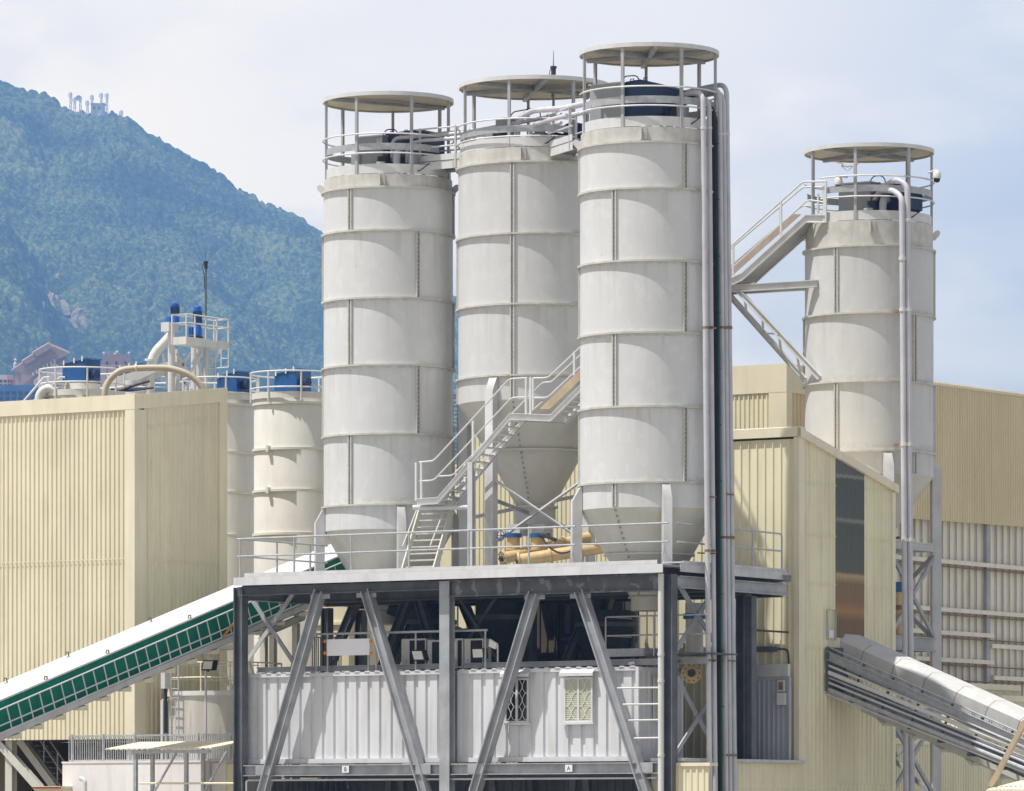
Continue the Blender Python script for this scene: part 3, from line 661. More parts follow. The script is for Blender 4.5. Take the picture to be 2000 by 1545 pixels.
# ================================================================ SITE CONTAINERS
VC = .32
def container(label, px0, px1, n_pitch, windows=()):
    u0, u1 = on_v(px0, 1400, VC)[0], on_v(px1, 1400, VC)[0]; z0 = zg1+.04; z1 = on_v(700, 1313, VC)[2]; v1 = VC+2.44
    t = thing('site_container', label, 'container', ((u0+u1)/2, VC+1.2, z0), 'site containers on the lower girder')
    body = MB()
    zs0, zs1 = z0+.14, z1-.1
    body.corr((u0+.1, VC+.05), (u1-.1, VC+.05), zs0, zs1, (u1-u0-.2)/n_pitch, -.06, (0,-1), rib=.26, slope=.06)
    body.corr((u1-.05, VC+.1), (u1-.05, v1-.1), zs0, zs1, .28, -.04, (1,0), rib=.32, slope=.10)
    body.corr((u0+.05, v1-.1), (u0+.05, VC+.1), zs0, zs1, .28, -.04, (-1,0))
    body.corr((u1-.1, v1-.05), (u0+.1, v1-.05), zs0, zs1, .28, -.04, (0,1))
    part(t, 'corrugated_wall', body, M['cont'])
    part(t, 'roof_sheet', MB().box(u0+.02, u1-.02, VC+.02, v1-.02, z1-.06, z1-.01), M['cont'])
    rr = MB().box(u0+.1, u1-.1, VC-.01, VC+.1, zs1, z1)
    nb = int((u1-u0)/.34)
    for k in range(nb): u = u0+.2+k*(u1-u0-.4)/(nb-1); rr.prism([(u-.09, VC-.03, z1+.001), (u+.09, VC-.03, z1+.001), (u+.05, VC-.03, z1+.035), (u-.05, VC-.03, z1+.035)], (0, .5, 0))
    part(t, 'top_rail', rr, M['cont'])
    part(t, 'bottom_rail', MB().box(u0+.1, u1-.1, VC-.02, VC+.1, z0, zs0).box(u1-.1, u1, VC+.1, v1-.1, z0, zs0), M['cont'])
    part(t, 'end_rail', MB().box(u1-.1, u1-.005, VC+.1, v1-.1, zs1, z1), M['cont'])
    for u in (u0, u1-.1):
        for v in (VC, v1-.1): part(t, 'corner_post', MB().box(u, u+.1, v, v+.1, z0, z1), M['cont'])
    part(t, 'floor_sheet', MB().box(u0+.05, u1-.05, VC+.05, v1-.05, z0+.02, z0+.06), M['dsteel'])
    return t, u0, u1, z0, z1
cA, *_a = container('windowless grey corrugated site container in the left bay', 476, 866, 17)
cB, bu0, bu1, bz0, bz1 = container('grey corrugated site container with barred windows in the right bay', 893, 1247, 14)
# vent hoods and patched sheet on container A
def window(root, px0, px1, py0, py1, v, shut, hood=True):
    a, b = on_v(px0, py1, v), on_v(px1, py0, v); u0, z0, u1, z1 = a[0], a[2], b[0], b[2]; um = (u0+u1)/2; f = .055
    w = part(root, 'window', MB().box(u0, u1, v, v+.06, z0, z0+f).box(u0, u1, v, v+.06, z1-f, z1).box(u0, u0+f, v, v+.06, z0+f, z1-f).box(u1-f, u1, v, v+.06, z0+f, z1-f).box(um-f*.6, um+f*.6, v+.002, v+.06, z0+f, z1-f), M['white'])
    for x0, x1 in ((u0+f, um-f*.6), (um+f*.6, u1-f)):
        part(w, 'pane', MB().box(x0, x1, v+.045, v+.058, z0+f, z1-f), M['blind'] if shut else M['glass'])
        gm = MB(); xm = (x0+x1)/2; hh = (z1-z0-2*f)/3; dx = (x1-x0)*.48
        for i in range(3):
            zc_ = z0+f+hh*(i+.5)
            for sx in (-1, 1):
                pts = [(xm+sx*dx, v+.012, zc_+hh*.5), (xm+sx*dx*.55, v+.012, zc_+hh*.5-.001), (xm+sx*.01, v+.012, zc_+hh*.12), (xm+sx*.01, v+.012, zc_-hh*.12), (xm+sx*dx*.55, v+.012, zc_-hh*.42), (xm+sx*dx, v+.012, zc_-hh*.42)]
                for A, B in zip(pts, pts[1:]): gm.bar(A, B, .010, .012)
        part(w, 'window_grille', gm, M['plate'])
        if shut:
            sl = MB(); k = int((z1-z0-2*f)/.06)
            for i in range(k): z = z0+f+.03+i*.06; sl.box(x0+.005, x1-.005, v+.024, v+.034, z, z+.045)
            part(w, 'blind_slats', sl, M['blind'])
    part(w, 'sill', MB().box(u0-.05, u1+.05, v-.05, v+.05, z0-.06, z0-.002), M['white'])
    if hood: part(w, 'window_hood', MB().prism([(u0-.08, v-.001, z1+.22), (u0-.08, v-.12, z1+.12), (u0-.08, v-.12, z1+.03), (u0-.08, v-.10, z1+.03), (u0-.08, v-.10, z1+.10), (u0-.08, v-.001, z1+.18)], (u1-u0+.16, 0, 0)), M['cont'])
window(cB, 985, 1032, 1324, 1412, VC-.03, False)
window(cB, 1101, 1157, 1322, 1411, VC-.03, True)
# narrow window on the container's shaded end
p, q = on_u(1276, 1410, bu1), on_u(1289, 1322, bu1)
part(cB, 'end_window', MB().box(bu1-.02, bu1+.03, p[1], q[1], p[2], q[2]), M['white'])
part(cB, 'end_window_pane', MB().box(bu1+.032, bu1+.04, p[1]+.06, q[1]-.06, p[2]+.06, q[2]-.06), M['blind'])
pp = on_v(700, 1313, VC)
# ladder bars between prop and drain pipe
lad = thing('guard_bars', 'row of thin horizontal guard bars between the raking prop and the drain pipe', 'guard bars', (cr-.8, -.15, zg1))
for y0, x0 in ((1344, 1206), (1376, 1217), (1407, 1228), (1442, 1239)):
    a, b = on_v(x0, y0, -.22), on_v(1287, y0-1, -.22); part(lad, 'bar', MB().tube(a, b, .026), M['white'])

# ================================================================ THINGS ABOVE THE CONTAINERS
zt = bz1
t = thing('sign_board', 'blank pale signboard tied to the inner rail in the left bay', 'signboard', on_v(680, 1282, .3))
a, b = on_v(638, 1281, .3), on_v(722, 1247, .3)
part(t, 'board', MB().box(a[0], b[0], .3, .34, a[2], b[2]), M['sheet'])
for px in (635, 724):
    for py in (1253, 1276): 
        q = on_v(px, py, .28); part(t, 'strap', MB().box(q[0]-.05, q[0]+.05, .27, .29, q[2]-.035, q[2]+.035).box(q[0]-.02, q[0]+.02, .25, .27, q[2]-.02, q[2]+.06), M['orange'])
t = thing('inner_railing', 'thin grey hand rail behind the signboard above the containers', 'railing', on_v(780, 1300, .5))
a, b = on_v(612, 1239, .42), on_v(952, 1231, .42)
part(t, 'top_rail', MB().tube(a, (b[0], .42, a[2]), .035), M['galv'])
for px in (618, 640, 720, 735, 812, 948):
    q = on_v(px, 1239, .42); part(t, 'rail_post', MB().tube((q[0], .42, zt), (q[0], .42, a[2]), .03), M['galv'])
t = thing('bar_fence', 'short dark barred fence behind the signboard in the left bay', 'fence', on_v(640, 1300, 1.2))
fb = MB()
for px in range(610, 668, 4): 
    q = on_v(px, 1245, 1.2); fb.tube((q[0], 1.2, zt), q, .016, 5)
q0, q1 = on_v(608, 1245, 1.2), on_v(668, 1245, 1.2); fb.bar(q0, q1, .04, .04)
part(t, 'bars', fb, M['dsteel'])

def ac_unit(label, px0, px1, py0, v, depth=.42):
    a, b = on_v(px0, 1300, v), on_v(px1, py0, v); w = b[0]-a[0]; z0 = zt+.06; z1 = b[2]
    t = thing('air_conditioner', label, 'air conditioner', ((a[0]+b[0])/2, v, z0), 'outdoor units on the container roofs')
    part(t, 'casing', MB().box(a[0], b[0], v, v+depth, z0+.04, z1), M['white2'])
    x0, x1 = a[0]+.34*w, b[0]-.04
    part(t, 'fan_panel', MB().box(x0, x1, v-.012, v-.002, z0+.09, z1-.05), M['black'])
    g = MB(); k = 0
    while z0+.12+k*.05 < z1-.07: g.box(x0+.01, x1-.01, v-.024, v-.013, z0+.12+k*.05, z0+.135+k*.05); k += 1
    part(t, 'fan_grille', g, M['dark'])
    part(t, 'pipe_cover', MB().box(a[0]+.06, a[0]+.2*w, v-.03, v-.002, z0+.06, z0+.3), M['white2'])
    part(t, 'foot', MB().box(a[0]+.08, a[0]+.14, v-.03, v+depth+.03, z0, z0+.038), M['dark']); part(t, 'foot', MB().box(b[0]-.14, b[0]-.08, v-.03, v+depth+.03, z0, z0+.038), M['dark'])
    return t
ac_unit('grey outdoor air conditioner with pipe, behind the left floodlight above container', 784, 832, 1247, 1.4, .45)
ac_unit('narrow outdoor air conditioner just left of the middle platform column', 835, 862, 1250, 1.3)
ac_unit('outdoor air conditioner just right of the middle platform column', 889, 904, 1247, 1.3)
ac_unit('outdoor air conditioner behind the right floodlight above the windowed container', 907, 944, 1247, 1.35)

def floodlight(label, px, py, v, tilt, zbase):
    p = on_v(px, py, v); t = thing('floodlight', label, 'floodlight', (p[0], v, zbase), 'floodlights on the frame')
    w, h, s = .30, .30, math.sin(tilt)*.30
    A = [(p[0]-w/2-.04, v+.02, p[2]-h/2), (p[0]+w/2+.06, v+.06, p[2]-h/2), (p[0]+w/2+.06, v+.06-s, p[2]+h/2), (p[0]-w/2-.04, v+.02-s, p[2]+h/2)]
    off = Vector((.05, .13, 0))
    part(t, 'lamp_housing', MB().prism(A, off), M['black'])
    B = [Vector(x)*1 for x in A]; c = sum(B, Vector())/4; B = [c+(x-c)*.78+Vector((0,-.012,0)) for x in B]
    part(t, 'lamp_lens', MB().prism(B, (0,.010,0)), M['lamp'])
    part(t, 'yoke', MB().pipe([(p[0]-w/2-.07, v+.1, p[2]), (p[0]-w/2-.07, v+.12, zbase+.05), (p[0]+w/2+.09, v+.12, zbase+.05), (p[0]+w/2+.09, v+.1, p[2])], .016, 6).tube((p[0], v+.12, zbase), (p[0], v+.12, zbase+.05), .03, 8), M['black'])
floodlight('black floodlight with pale lens in front of the left air conditioner', 817, 1280, .35, .5, zm+.08)
floodlight('black floodlight with pale lens just right of the middle platform column', 932, 1276, .35, .15, zm+.08)
p = on_v(962, 1258, .3); t = thing('panel_antenna', 'small white panel antenna on a short post right of the right floodlight', 'antenna', (p[0]+.12, .3, zm+.08))
a, b = on_v(954, 1249, .3), on_v(970, 1262, .3)
part(t, 'antenna_panel', MB().prism([on_v(956,1248,.3), on_v(954,1262,.3), on_v(966,1268,.3), on_v(970,1257,.3)], (.02,.06,0)), M['white2'])
part(t, 'post', MB().tube((p[0]+.14, .36, zm+.08), (p[0]+.14, .36, p[2]-.02), .025), M['lsteel'])
p = on_v(1234, 1298, .6); t = thing('bullet_camera', 'tiny white camera on the container roof edge near the corner', 'camera', (p[0], .6, zt))
part(t, 'camera_head', MB().bar((p[0]-.07, .55, p[2]+.02), (p[0]+.09, .62, p[2]+.05), .09, .09), M['white2'])
part(t, 'bracket', MB().tube((p[0], .6, zt-.02), (p[0], .6, p[2]), .025), M['dark'])
# inner landing in the right bay
t = thing('inner_landing', 'small steel landing with hand rail under the corner silo outlet', 'landing', on_v(1235, 1297, .9))
a, b = on_v(1186, 1283, .9), on_v(1255, 1266, .9)
part(t, 'landing_fascia', MB().box(a[0], b[0], .9, .93, a[2], b[2]).box(b[0], b[0]+.03, .931, 2.2, a[2], b[2]), M['galv'])
part(t, 'landing_floor', MB().box(a[0], cr+.9, .94, 2.2, a[2]+.02, a[2]+.06), M['dsteel'])
part(t, 'support_beam', MB().ibeam((a[0], .8, a[2]-.16), (cr+.75, .8, a[2]-.16), .14, .16, .02), M['steel'])
zz = on_v(1186, 1205, .9)[2], on_v(1186, 1242, .9)[2]
for z in zz: part(t, 'hand_rail', MB().tube((a[0], .9, z), (cr+.7, .9, z), .024).tube((a[0], .9, z), (a[0], 2.2, z), .022), M['galv'])
for px in (1183, 1249, 1277):
    u = on_v(px, 1240, .9)[0]; part(t, 'rail_post', MB().tube((u, .9, a[2]), (u, .9, zz[0]), .024), M['galv'])
# gate valve under the outlet spout and pale ochre flange below it
q = on_u(1357, 1240, -.4)
t = thing('gate_valve', 'pale ochre pipe with blue valve under the corner silo', 'valve', (q[0], q[1], q[2]-.5))
part(t, 'pipe_body', MB().cyl(q[:2], .24, q[2]-.5, q[2]+.45, 20), M['cone']); part(t, 'valve_ring', MB().cyl(q[:2], .33, q[2]+.45, q[2]+.6, 20), M['blue']); part(t, 'upper_collar', MB().cyl(q[:2], .27, q[2]+.602, q[2]+.9, 20), M['lsteel'])
q = on_u(1350, 1315, .0)
t = thing('blind_flange', 'round ochre bolted flange at the end of a conveyor beside the corner column', 'flange', q)
F_ = MB().tube(q, (q[0]+.05, q[1]-.07, q[2]), .29, 28); part(t, 'flange_plate', F_, M['yellow'])
part(t, 'bearing_hub', MB().tube((q[0]+.05, q[1]-.07, q[2]), (q[0]+.16, q[1]-.23, q[2]), .11, 16), M['dark'])
fb = MB()
for k in range(10):
    x = 2*math.pi*k/10; d = Vector((.839*.0, 0, 0)); n_ = Vector((.58,-.81,0)).normalized(); s_ = Vector((.81,.58,0)).normalized()
    c = Vector(q)+n_*.085+s_*.23*math.cos(x)+Vector((0,0,.23*math.sin(x))); fb.tube(c, c+n_*.03, .022, 6)
part(t, 'flange_bolts', fb, M['dark'])
part(t, 'screw_casing', MB().tube(q, (q[0]-1.2, q[1]+1.7, q[2]+.1), .2, 18), M['lsteel'])
# ================================================================ STAIR IN THE MIDDLE
def stair(name, label, vN, W, path, rails, posts, treads, mats=('white','tread'), hgt=.2, plateoff=0, axis='v', group=None):
    """path: pixel polyline of the near stringer's lower edge on plane v = vN"""
    f = on_v if axis == 'v' else on_u
    pts = [Vector(f(px, py, vN)) for px, py in path]; off = Vector((0, W, 0)) if axis == 'v' else Vector((W, 0, 0))
    t = thing(name, label, 'stair', tuple(pts[0]), group)
    for o in (Vector(), off):
        mb = MB()
        outline = [p for p in pts] + [p+Vector((0,0,hgt*1.18 if 0 < i < len(pts)-1 else hgt)) for i, p in reversed(list(enumerate(pts)))]
        side = Vector((0,.035,0)) if axis == 'v' else Vector((.035,0,0))
        for i in range(len(pts)-1):
            a, b = pts[i]+o, pts[i+1]+o; mb.prism([a, b, b+Vector((0,0,hgt)), a+Vector((0,0,hgt))], side)
        for i in range(len(pts)-1):                                    # channel lips
            a, b = pts[i]+o, pts[i+1]+o; s2 = side*-1.6 if not o.length else side*2.6
            mb.prism([a+side*.0, b+side*.0, b+Vector((0,0,.02)), a+Vector((0,0,.02))], s2)
            mb.prism([a+Vector((0,0,hgt-.02)), b+Vector((0,0,hgt-.02)), b+Vector((0,0,hgt)), a+Vector((0,0,hgt))], s2)
        part(t, 'stringer', mb, M[mats[0]])
    for (i, n) in treads:
        a, b = pts[i], pts[i+1]
        for k in range(n):
            p = a+(b-a)*((k+.5)/n); run = (b-a).x/n if axis == 'v' else (b-a).y/n
            if axis == 'v': part(t, 'tread', MB().box(p.x-.5*run-.03, p.x+.5*run, p.y+.04, p.y+W-.005, p.z+hgt*.55, p.z+hgt*.55+.035), M[mats[1]])
            else: part(t, 'tread', MB().box(p.x+.04, p.x+W-.005, p.y-.5*run, p.y+.5*run+.03, p.z+hgt*.55, p.z+hgt*.55+.035), M[mats[1]])
    for line, o, r in rails:
        part(t, 'hand_rail', MB().pipe(bend([Vector(f(px, py, vN))+off*o for px, py in line], .12, 4), r, 8), M[mats[0]])
    for px, y0, y1, o in posts:
        a, b = Vector(f(px, y0, vN))+off*o, Vector(f(px, y1, vN))+off*o; part(t, 'rail_post', MB().bar(a, b, .06, .05, (0,1,0)), M[mats[0]])
    return t
def st(x, y): return (780+x/3.22, 640+y/3.22)
VS = 3.15
ms = stair('steel_stair', 'white steel stair climbing past the wide silo hopper towards the corner silo', VS, .8,
    [st(110,1118), st(245,1108), st(700,580), st(955,590), st(1170,375), st(1500,40)],
    [([st(125,846), st(215,838), st(692,322), st(803,316)], 0, .026), ([st(128,965), st(216,960), st(706,440), st(795,437)], 0, .024),
     ([st(840,318), st(935,315), st(1160,102), st(1450,-190)], 0, .026), ([st(845,440), st(932,440), st(1160,225), st(1450,-70)], 0, .024),
     ([st(150,925), st(240,920), st(720,420), st(810,330), st(860,332), st(1150,60)], 1, .024), ([st(250,1010), st(740,512), st(805,455)], 1, .022)],
    [(780+105/3.22, 640+848/3.22, 640+1090/3.22, 0), (780+138/3.22, 640+845/3.22, 640+1080/3.22, 0), (780+463/3.22, 640+585/3.22, 640+810/3.22, 0), (780+797/3.22, 640+318/3.22, 640+555/3.22, 0),
     (780+825/3.22, 640+310/3.22, 640+560/3.22, 0), (780+841/3.22, 640+318/3.22, 640+515/3.22, 0), (780+1100/3.22, 640+150/3.22, 640+300/3.22, 0), (780+318/3.22, 640+845/3.22, 640+960/3.22, 1), (780+600/3.22, 640+560/3.22, 640+640/3.22, 1)],
    [(1, 12), (3, 7), (4, 7)])
a, b = on_v(*st(112,1090), VS), on_v(*st(245,1090), VS)
part(ms, 'lower_landing', MB().box(a[0], b[0]+.2, VS+.04, VS+.79, a[2]-.02, a[2]+.02), M['tread'])
a, b = on_v(*st(700,560), VS), on_v(*st(945,560), VS)
part(ms, 'upper_landing', MB().box(a[0]-.1, b[0], VS+.04, VS+.79, a[2]-.02, a[2]+.02), M['tread'])
p = on_v(922, 904, VS-.06)
part(ms, 'support_post', MB().ibeam((p[0], VS-.10, ZD), (p[0], VS-.10, p[2]+.02), .17, .17, .02, (0,1,0)), M['lsteel'])
a, b = on_v(808, 991, VS+.2), on_v(918, 991, VS+.2)
part(ms, 'landing_beam', MB().tube(a, b, .075, 14), M['lsteel'])
part(ms, 'side_board', MB().prism([on_v(*st(880,512),VS+.74), on_v(*st(945,512),VS+.74), on_v(*st(1500,-20),VS+.74), on_v(*st(1500,-95),VS+.74)], (0,.025,0)), M['timber'])
# strings and treads of the lower flight, seen end on
y0 = VS+.75
A, B_ = on_v(822, 1000, y0), on_v(881, 1000, y0)
nt = 10; top = A[2]; 
for px0, px1, e in ((821, 827, 0), (882, 888, .0)):
    a = on_v(px0, 998, VS+.78); b = (a[0]+.12, a[1]-1.2, ZD)
    part(ms, 'lower_stringer', MB().bar(a, b, .05, .2, (0,1,.3)), M['cone'])
ua, ub2 = on_v(823, 998, VS+.78)[0], on_v(884, 998, VS+.78)[0]
for k in range(nt):
    fz = (k+.4)/nt; z = top+(ZD-top)*fz; v = VS+.78-1.2*fz
    part(ms, 'lower_tread', MB().box(ua+.04+.12*fz, ub2-.03+.12*fz, v-.03, v+.2, z, z+.04), M['cone'])
for px in (826, 880):
    a = on_v(px, 965, VS+.75); part(ms, 'lower_rail', MB().tube((a[0], VS+.75, a[2]), (a[0]+.12, VS-.5, ZD+.95), .022), M['cone'])

# ================================================================ STAIR AND BRACKET TO THE RIGHT SILO
def sr(x, y): return (1400+x/3.03, 250+y/3.03)
VR = S4[1]-1.95
rs = stair('steel_stair', 'white steel stair in the open gap climbing to the right silo top', VR, .75,
    [sr(-60,1000), sr(150,905), sr(530,560), sr(640,562)],
    [([sr(-50,800), sr(95,690), sr(510,318), sr(645,316)], 0, .03), ([sr(-40,930), sr(100,820), sr(540,425), sr(640,440)], 0, .026),
     ([sr(-50,750), sr(440,333), sr(565,337)], 1, .028), ([sr(-40,860), sr(430,447), sr(560,440)], 1, .024)],
    [(1400+97/3.03, 250+685/3.03, 250+895/3.03, 0), (1400+380/3.03, 250+440/3.03, 250+650/3.03, 0), (1400+645/3.03, 250+316/3.03, 250+560/3.03, 0), (1400+635/3.03, 250+370/3.03, 250+560/3.03, 0), (1400+302/3.03, 250+460/3.03, 250+640/3.03, 1), (1400+565/3.03, 250+337/3.03, 250+485/3.03, 1), (1400+527/3.03, 250+375/3.03, 250+490/3.03, 1)],
    [(1, 13)], hgt=.24)
part(rs, 'soffit_plate', MB().prism([on_v(*sr(-60,985),VR+.05), on_v(*sr(150,893),VR+.05), on_v(*sr(530,548),VR+.05), on_v(*sr(530,556),VR+.05), on_v(*sr(150,903),VR+.05), on_v(*sr(-60,995),VR+.05)], (0,.68,0)), M['steel'])
a0, a1 = on_v(1424, 563, VR), on_v(1600, 566, VR+.2)
part(rs, 'bracket_beam', MB().ibeam((a0[0]-1.2, VR+.1, a0[2]), (a1[0], VR+.1, a0[2]-.02), .14, .22, .025), M['lsteel'])
part(rs, 'bracket_beam', MB().ibeam((a0[0]-1.2, VR+.75, a0[2]), (a1[0]-.3, VR+.75, a0[2]-.02), .14, .22, .025), M['lsteel'])
s0, s1 = on_v(1442, 568, VR+.1), on_v(1601, 738, VR+.1)
part(rs, 'bracket_strut', MB().ibeam(s0, s1, .12, .16, .02), M['lsteel'])
r0, r1 = on_v(1410, 560, VR+.6), on_v(1572, 742, VR+.6)
part(rs, 'bracket_strut', MB().ibeam(r0, r1, .12, .16, .02), M['lsteel'])
S0, S1_, Q0, Q1 = Vector(s0), Vector(s1), Vector(r0), Vector(r1)
for f0, f1 in ((.08,.30),(.30,.50),(.50,.72),(.72,.95)):
    part(rs, 'lacing_bar', MB().bar(S0+(S1_-S0)*f0, Q0+(Q1-Q0)*f1, .07, .03), M['lsteel'])
part(rs, 'lacing_bar', MB().bar(S0+(S1_-S0)*.5, Q0+(Q1-Q0)*.5, .09, .05), M['lsteel'])
part(rs, 'side_panel', MB().prism([on_v(*sr(60,900),VR+.72), on_v(*sr(500,510),VR+.72), on_v(*sr(440,510),VR+.72), on_v(*sr(40,850),VR+.72)], (0,.02,0)), M['board'])

# ================================================================ OCHRE SCREW FEEDERS UNDER THE WIDE SILO
def feeder(label, p, q, r, grp='ochre screw feeders'):
    p, q = Vector(p), Vector(q); d = (q-p).normalized()
    t = thing('screw_feeder', label, 'screw feeder', tuple(p), grp)
    part(t, 'casing', MB().tube(p, q, r, 20), M['yellow'])
    part(t, 'end_flange', MB().tube(p-d*.07, p, r*1.35, 20), M['yellow'])
    part(t, 'end_bearing', MB().tube(p-d*.14, p-d*.072, r*.5, 12), M['dark'])
    for f in (.35, .7): part(t, 'joint_flange', MB().tube(p+(q-p)*f-d*.04, p+(q-p)*f+d*.04, r*1.25, 20), M['yellow'])
    s = Vector((d.y, -d.x, 0)).normalized()
    bo = MB()
    for k in range(8):
        x = 2*math.pi*k/8; y = d.cross(s); c = p-d*.071 + s*r*1.12*math.cos(x) + y*r*1.12*math.sin(x); bo.tube(c-d*.03, c, .02, 6)
    part(t, 'flange_bolts', bo, M['dark'])
    return t
feeder('ochre screw feeder with round bolted end, left one below the wide silo', on_v(985, 1090, 3.6), (on_v(1150, 1052, 6.0)[0], 6.0, on_v(1150, 1050, 6.0)[2]), .17)
feeder('ochre screw feeder with round bolted end, running low towards the corner silo', on_v(1016, 1094, 3.3), (on_v(1185, 1068, 4.6)[0], 4.6, on_v(1185, 1068, 4.6)[2]), .18)
def butterfly(label, px, v, wheel):
    p = on_v(px, 1060, v)
    t = thing('butterfly_valve', label, 'valve', (p[0], v, ZD+.2), 'valves below the wide silo')
    z0, z1 = on_v(px, 1082, v)[2], on_v(px, 1050, v)[2]
    part(t, 'chute', MB().cyl((p[0], v), .19, z0-.15, z1, 18).cyl((p[0], v), .24, z0+.10, z0+.15, 18), M['yellow'])
    part(t, 'valve_ring', MB().cyl((p[0], v), .25, z1, z1+.12, 20), M['blue'])
    if wheel:
        c = on_v(px-25, 1046, v-.1); part(t, 'spindle', MB().tube((p[0]-.2, v, z1+.06), c, .022, 6), M['blue'])
        hw = part(t, 'hand_wheel', MB().pipe([(c[0]+.06*math.cos(x), c[1]+.09*math.cos(x), c[2]+.15*math.sin(x)) for x in [2*math.pi*i/18 for i in range(18)]], .014, 6, closed=True)
            .tube((c[0]-.06, c[1]-.09, c[2]), (c[0]+.06, c[1]+.09, c[2]), .01, 5).tube((c[0], c[1], c[2]-.15), (c[0], c[1], c[2]+.15), .01, 5), M['bblue'])
    else: part(t, 'actuator', MB().tube((p[0]+.2, v-.1, z1+.06), (p[0]+.5, v-.2, z1+.03), .08, 12), M['dark'])
butterfly('ochre valve chute with blue hand wheel below the wide silo', 1003, 4.0, True)
butterfly('ochre valve chute with blue ring right of the hand wheel valve', 1050, 4.1, False)
t = thing('air_hose', 'black air hose loop draped over the ochre feeders', 'hose', on_v(1090, 1085, 3.2))
part(t, 'hose_run', MB().pipe(bend([on_v(1060,1052,3.1), on_v(1072,1070,3.0), on_v(1095,1082,3.0), on_v(1118,1076,3.1), on_v(1140,1062,3.4)], .3, 6), .028, 6), M['black'])
part(t, 'coupling', MB().bar(on_v(1062,1045,3.1), on_v(1085,1055,3.1), .12, .1), M['dark'])

# ================================================================ PIPES DOWN THE CORNER SILO
def riser(label, name, px_top, px_bot, v, r, top_path, m='pipe', clamps=(), ztop=None, group='pipes running down the corner silo', cat='pipe'):
    a, b = on_v(px_top, 245, v), on_v(px_bot, 1545, v-.02); b = (b[0]+(b[0]-a[0])*.2, b[1], 0)
    ztop = a[2] if ztop is None else ztop
    up = (a[0]+(a[0]-b[0])*(ztop-a[2])/max(1,a[2]), a[1], ztop)
    pts = [b, up] + [Vector(p) for p in top_path]
    t = thing(name, label, cat, b, group)
    part(t, 'pipe_run', MB().pipe(bend(pts, .75, 8), r, 12), M[m])
    for py in clamps:
        z = on_v(px_top, py, v)[2]; f = (z-a[2])/(b[2]-a[2]); x = a[0]+(b[0]-a[0])*f
        part(t, 'pipe_collar', MB().cyl((x, v), r*1.16, z-.035, z+.035, 14), M['rusty'] if (py > 600) else M['white'])
    return t
def top(dx, dz, to): return to
c = S3; zk = ZC+20.62
PL = (('front riser pipe with square bend, leftmost in the pipe bundle', 1373.5, 1387, 1.15, .074, (1340, 178)),
      ('second riser pipe from the left in the pipe bundle, rust stained', 1385.5, 1398, 1.45, .066, (1345, 172)),
      ('riser pipe in the triple bundle, nearest the black hose', 1406, 1418.5, 2.2, .072, (1348, 168)),
      ('middle riser pipe of the triple bundle', 1413.5, 1427, 2.45, .066, (1340, 166)),
      ('outermost riser pipe at the right edge of the bundle', 1420, 1436, 2.7, .072, (1335, 158)))
for lab, p0, p1, v, r, (tx, ty) in PL:
    zt_ = on_v(p0, {1373.5:178, 1385.5:190, 1406:172, 1413.5:180, 1420:164}[p0], v)[2]; e = on_v(tx, ty, v+.9)
    riser(lab, 'riser_pipe', p0, p1, v, r, [(on_v(p0-34, 180, v+.25)[0], v+.3, zt_+.02), (e[0]-.6, v+1.0, zt_-.05), (e[0]-.9, v+1.0, zt_-.5)], 'pipe', (250, 640, 1076, 1290) if p0 < 1400 else (262, 640, 1050, 1475), ztop=zt_)
riser('thick black hose tied between the two pipe groups', 'black_hose', 1396, 1406, 1.9, .085, [on_v(1391, 215, 1.9), on_v(1372, 196, 2.1), on_v(1335, 190, 2.3)], 'black', (), ztop=on_v(1396, 235, 1.9)[2], cat='hose')
t = riser('thin green hose running down beside the black hose', 'green_hose', 1401, 1411, 1.78, .024, [], 'ghose', (), ztop=on_v(1401, 480, 1.78)[2], cat='hose')
t = thing('clamp_bracket', 'rusty pipe clamps holding the risers to the corner silo', 'bracket', on_v(1385, 640, 1.5))
for py in (640, 970, 1080, 1290):
    part(t, 'clamp_arm', MB().bar(on_v(1363, py, 1.6), on_v(1398, py+1, 1.3), .04, .04), M['rusty'])
for py in (640, 965, 1050, 1290, 1475):
    part(t, 'clamp_arm', MB().bar(on_v(1404+py*.009-6, py, 2.12), on_v(1430+py*.009-6, py+1, 2.6), .04, .05), M['rusty'])
for k in range(11):
    py = 280+k*110; part(t, 'hose_tie', MB().bar(on_v(1388+py*.009, py, 1.77), on_v(1402+py*.009, py, 1.77), .02, .02), M['black'])

# pipes carried over the catwalks
def run(label, pts, r, m='white'):
    t = thing('transfer_pipe', label, 'pipe', tuple(pts[0]), 'transfer pipes across the silo tops')
    part(t, 'pipe_run', MB().pipe(bend(pts, .45, 7), r, 10), M[m])
    for f in (0,): part(t, 'coupling', MB().tube(Vector(pts[1])+(Vector(pts[2])-Vector(pts[1]))*.45, Vector(pts[1])+(Vector(pts[2])-Vector(pts[1]))*.5, r*1.25, 12), M['lsteel'])
run('white pipe curving down into the leftmost tall silo from the catwalk', [on_y(766,316,11.6), on_y(766,270,11.6), on_y(800,268,11.4), on_y(905,260,11.0), on_y(1010,240,9.9), on_y(1096,224,8.3)], .06, 'pipe')
run('lower white pipe curving beside the first down into the leftmost tall silo', [on_y(795,318,11.2), on_y(795,283,11.2), on_y(820,275,11.1), on_y(905,269,10.8), on_y(1000,254,9.7), on_y(1096,240,8.1)], .055, 'pipe')
run('thick grey pipe arching down into the wide middle silo', [on_y(1008,285,8.6), on_y(1012,232,8.6), on_y(1040,216,8.4), on_y(1098,212,6.3), on_y(1140,203,5.0), on_y(1160,197,4.4)], .085, 'pipe')
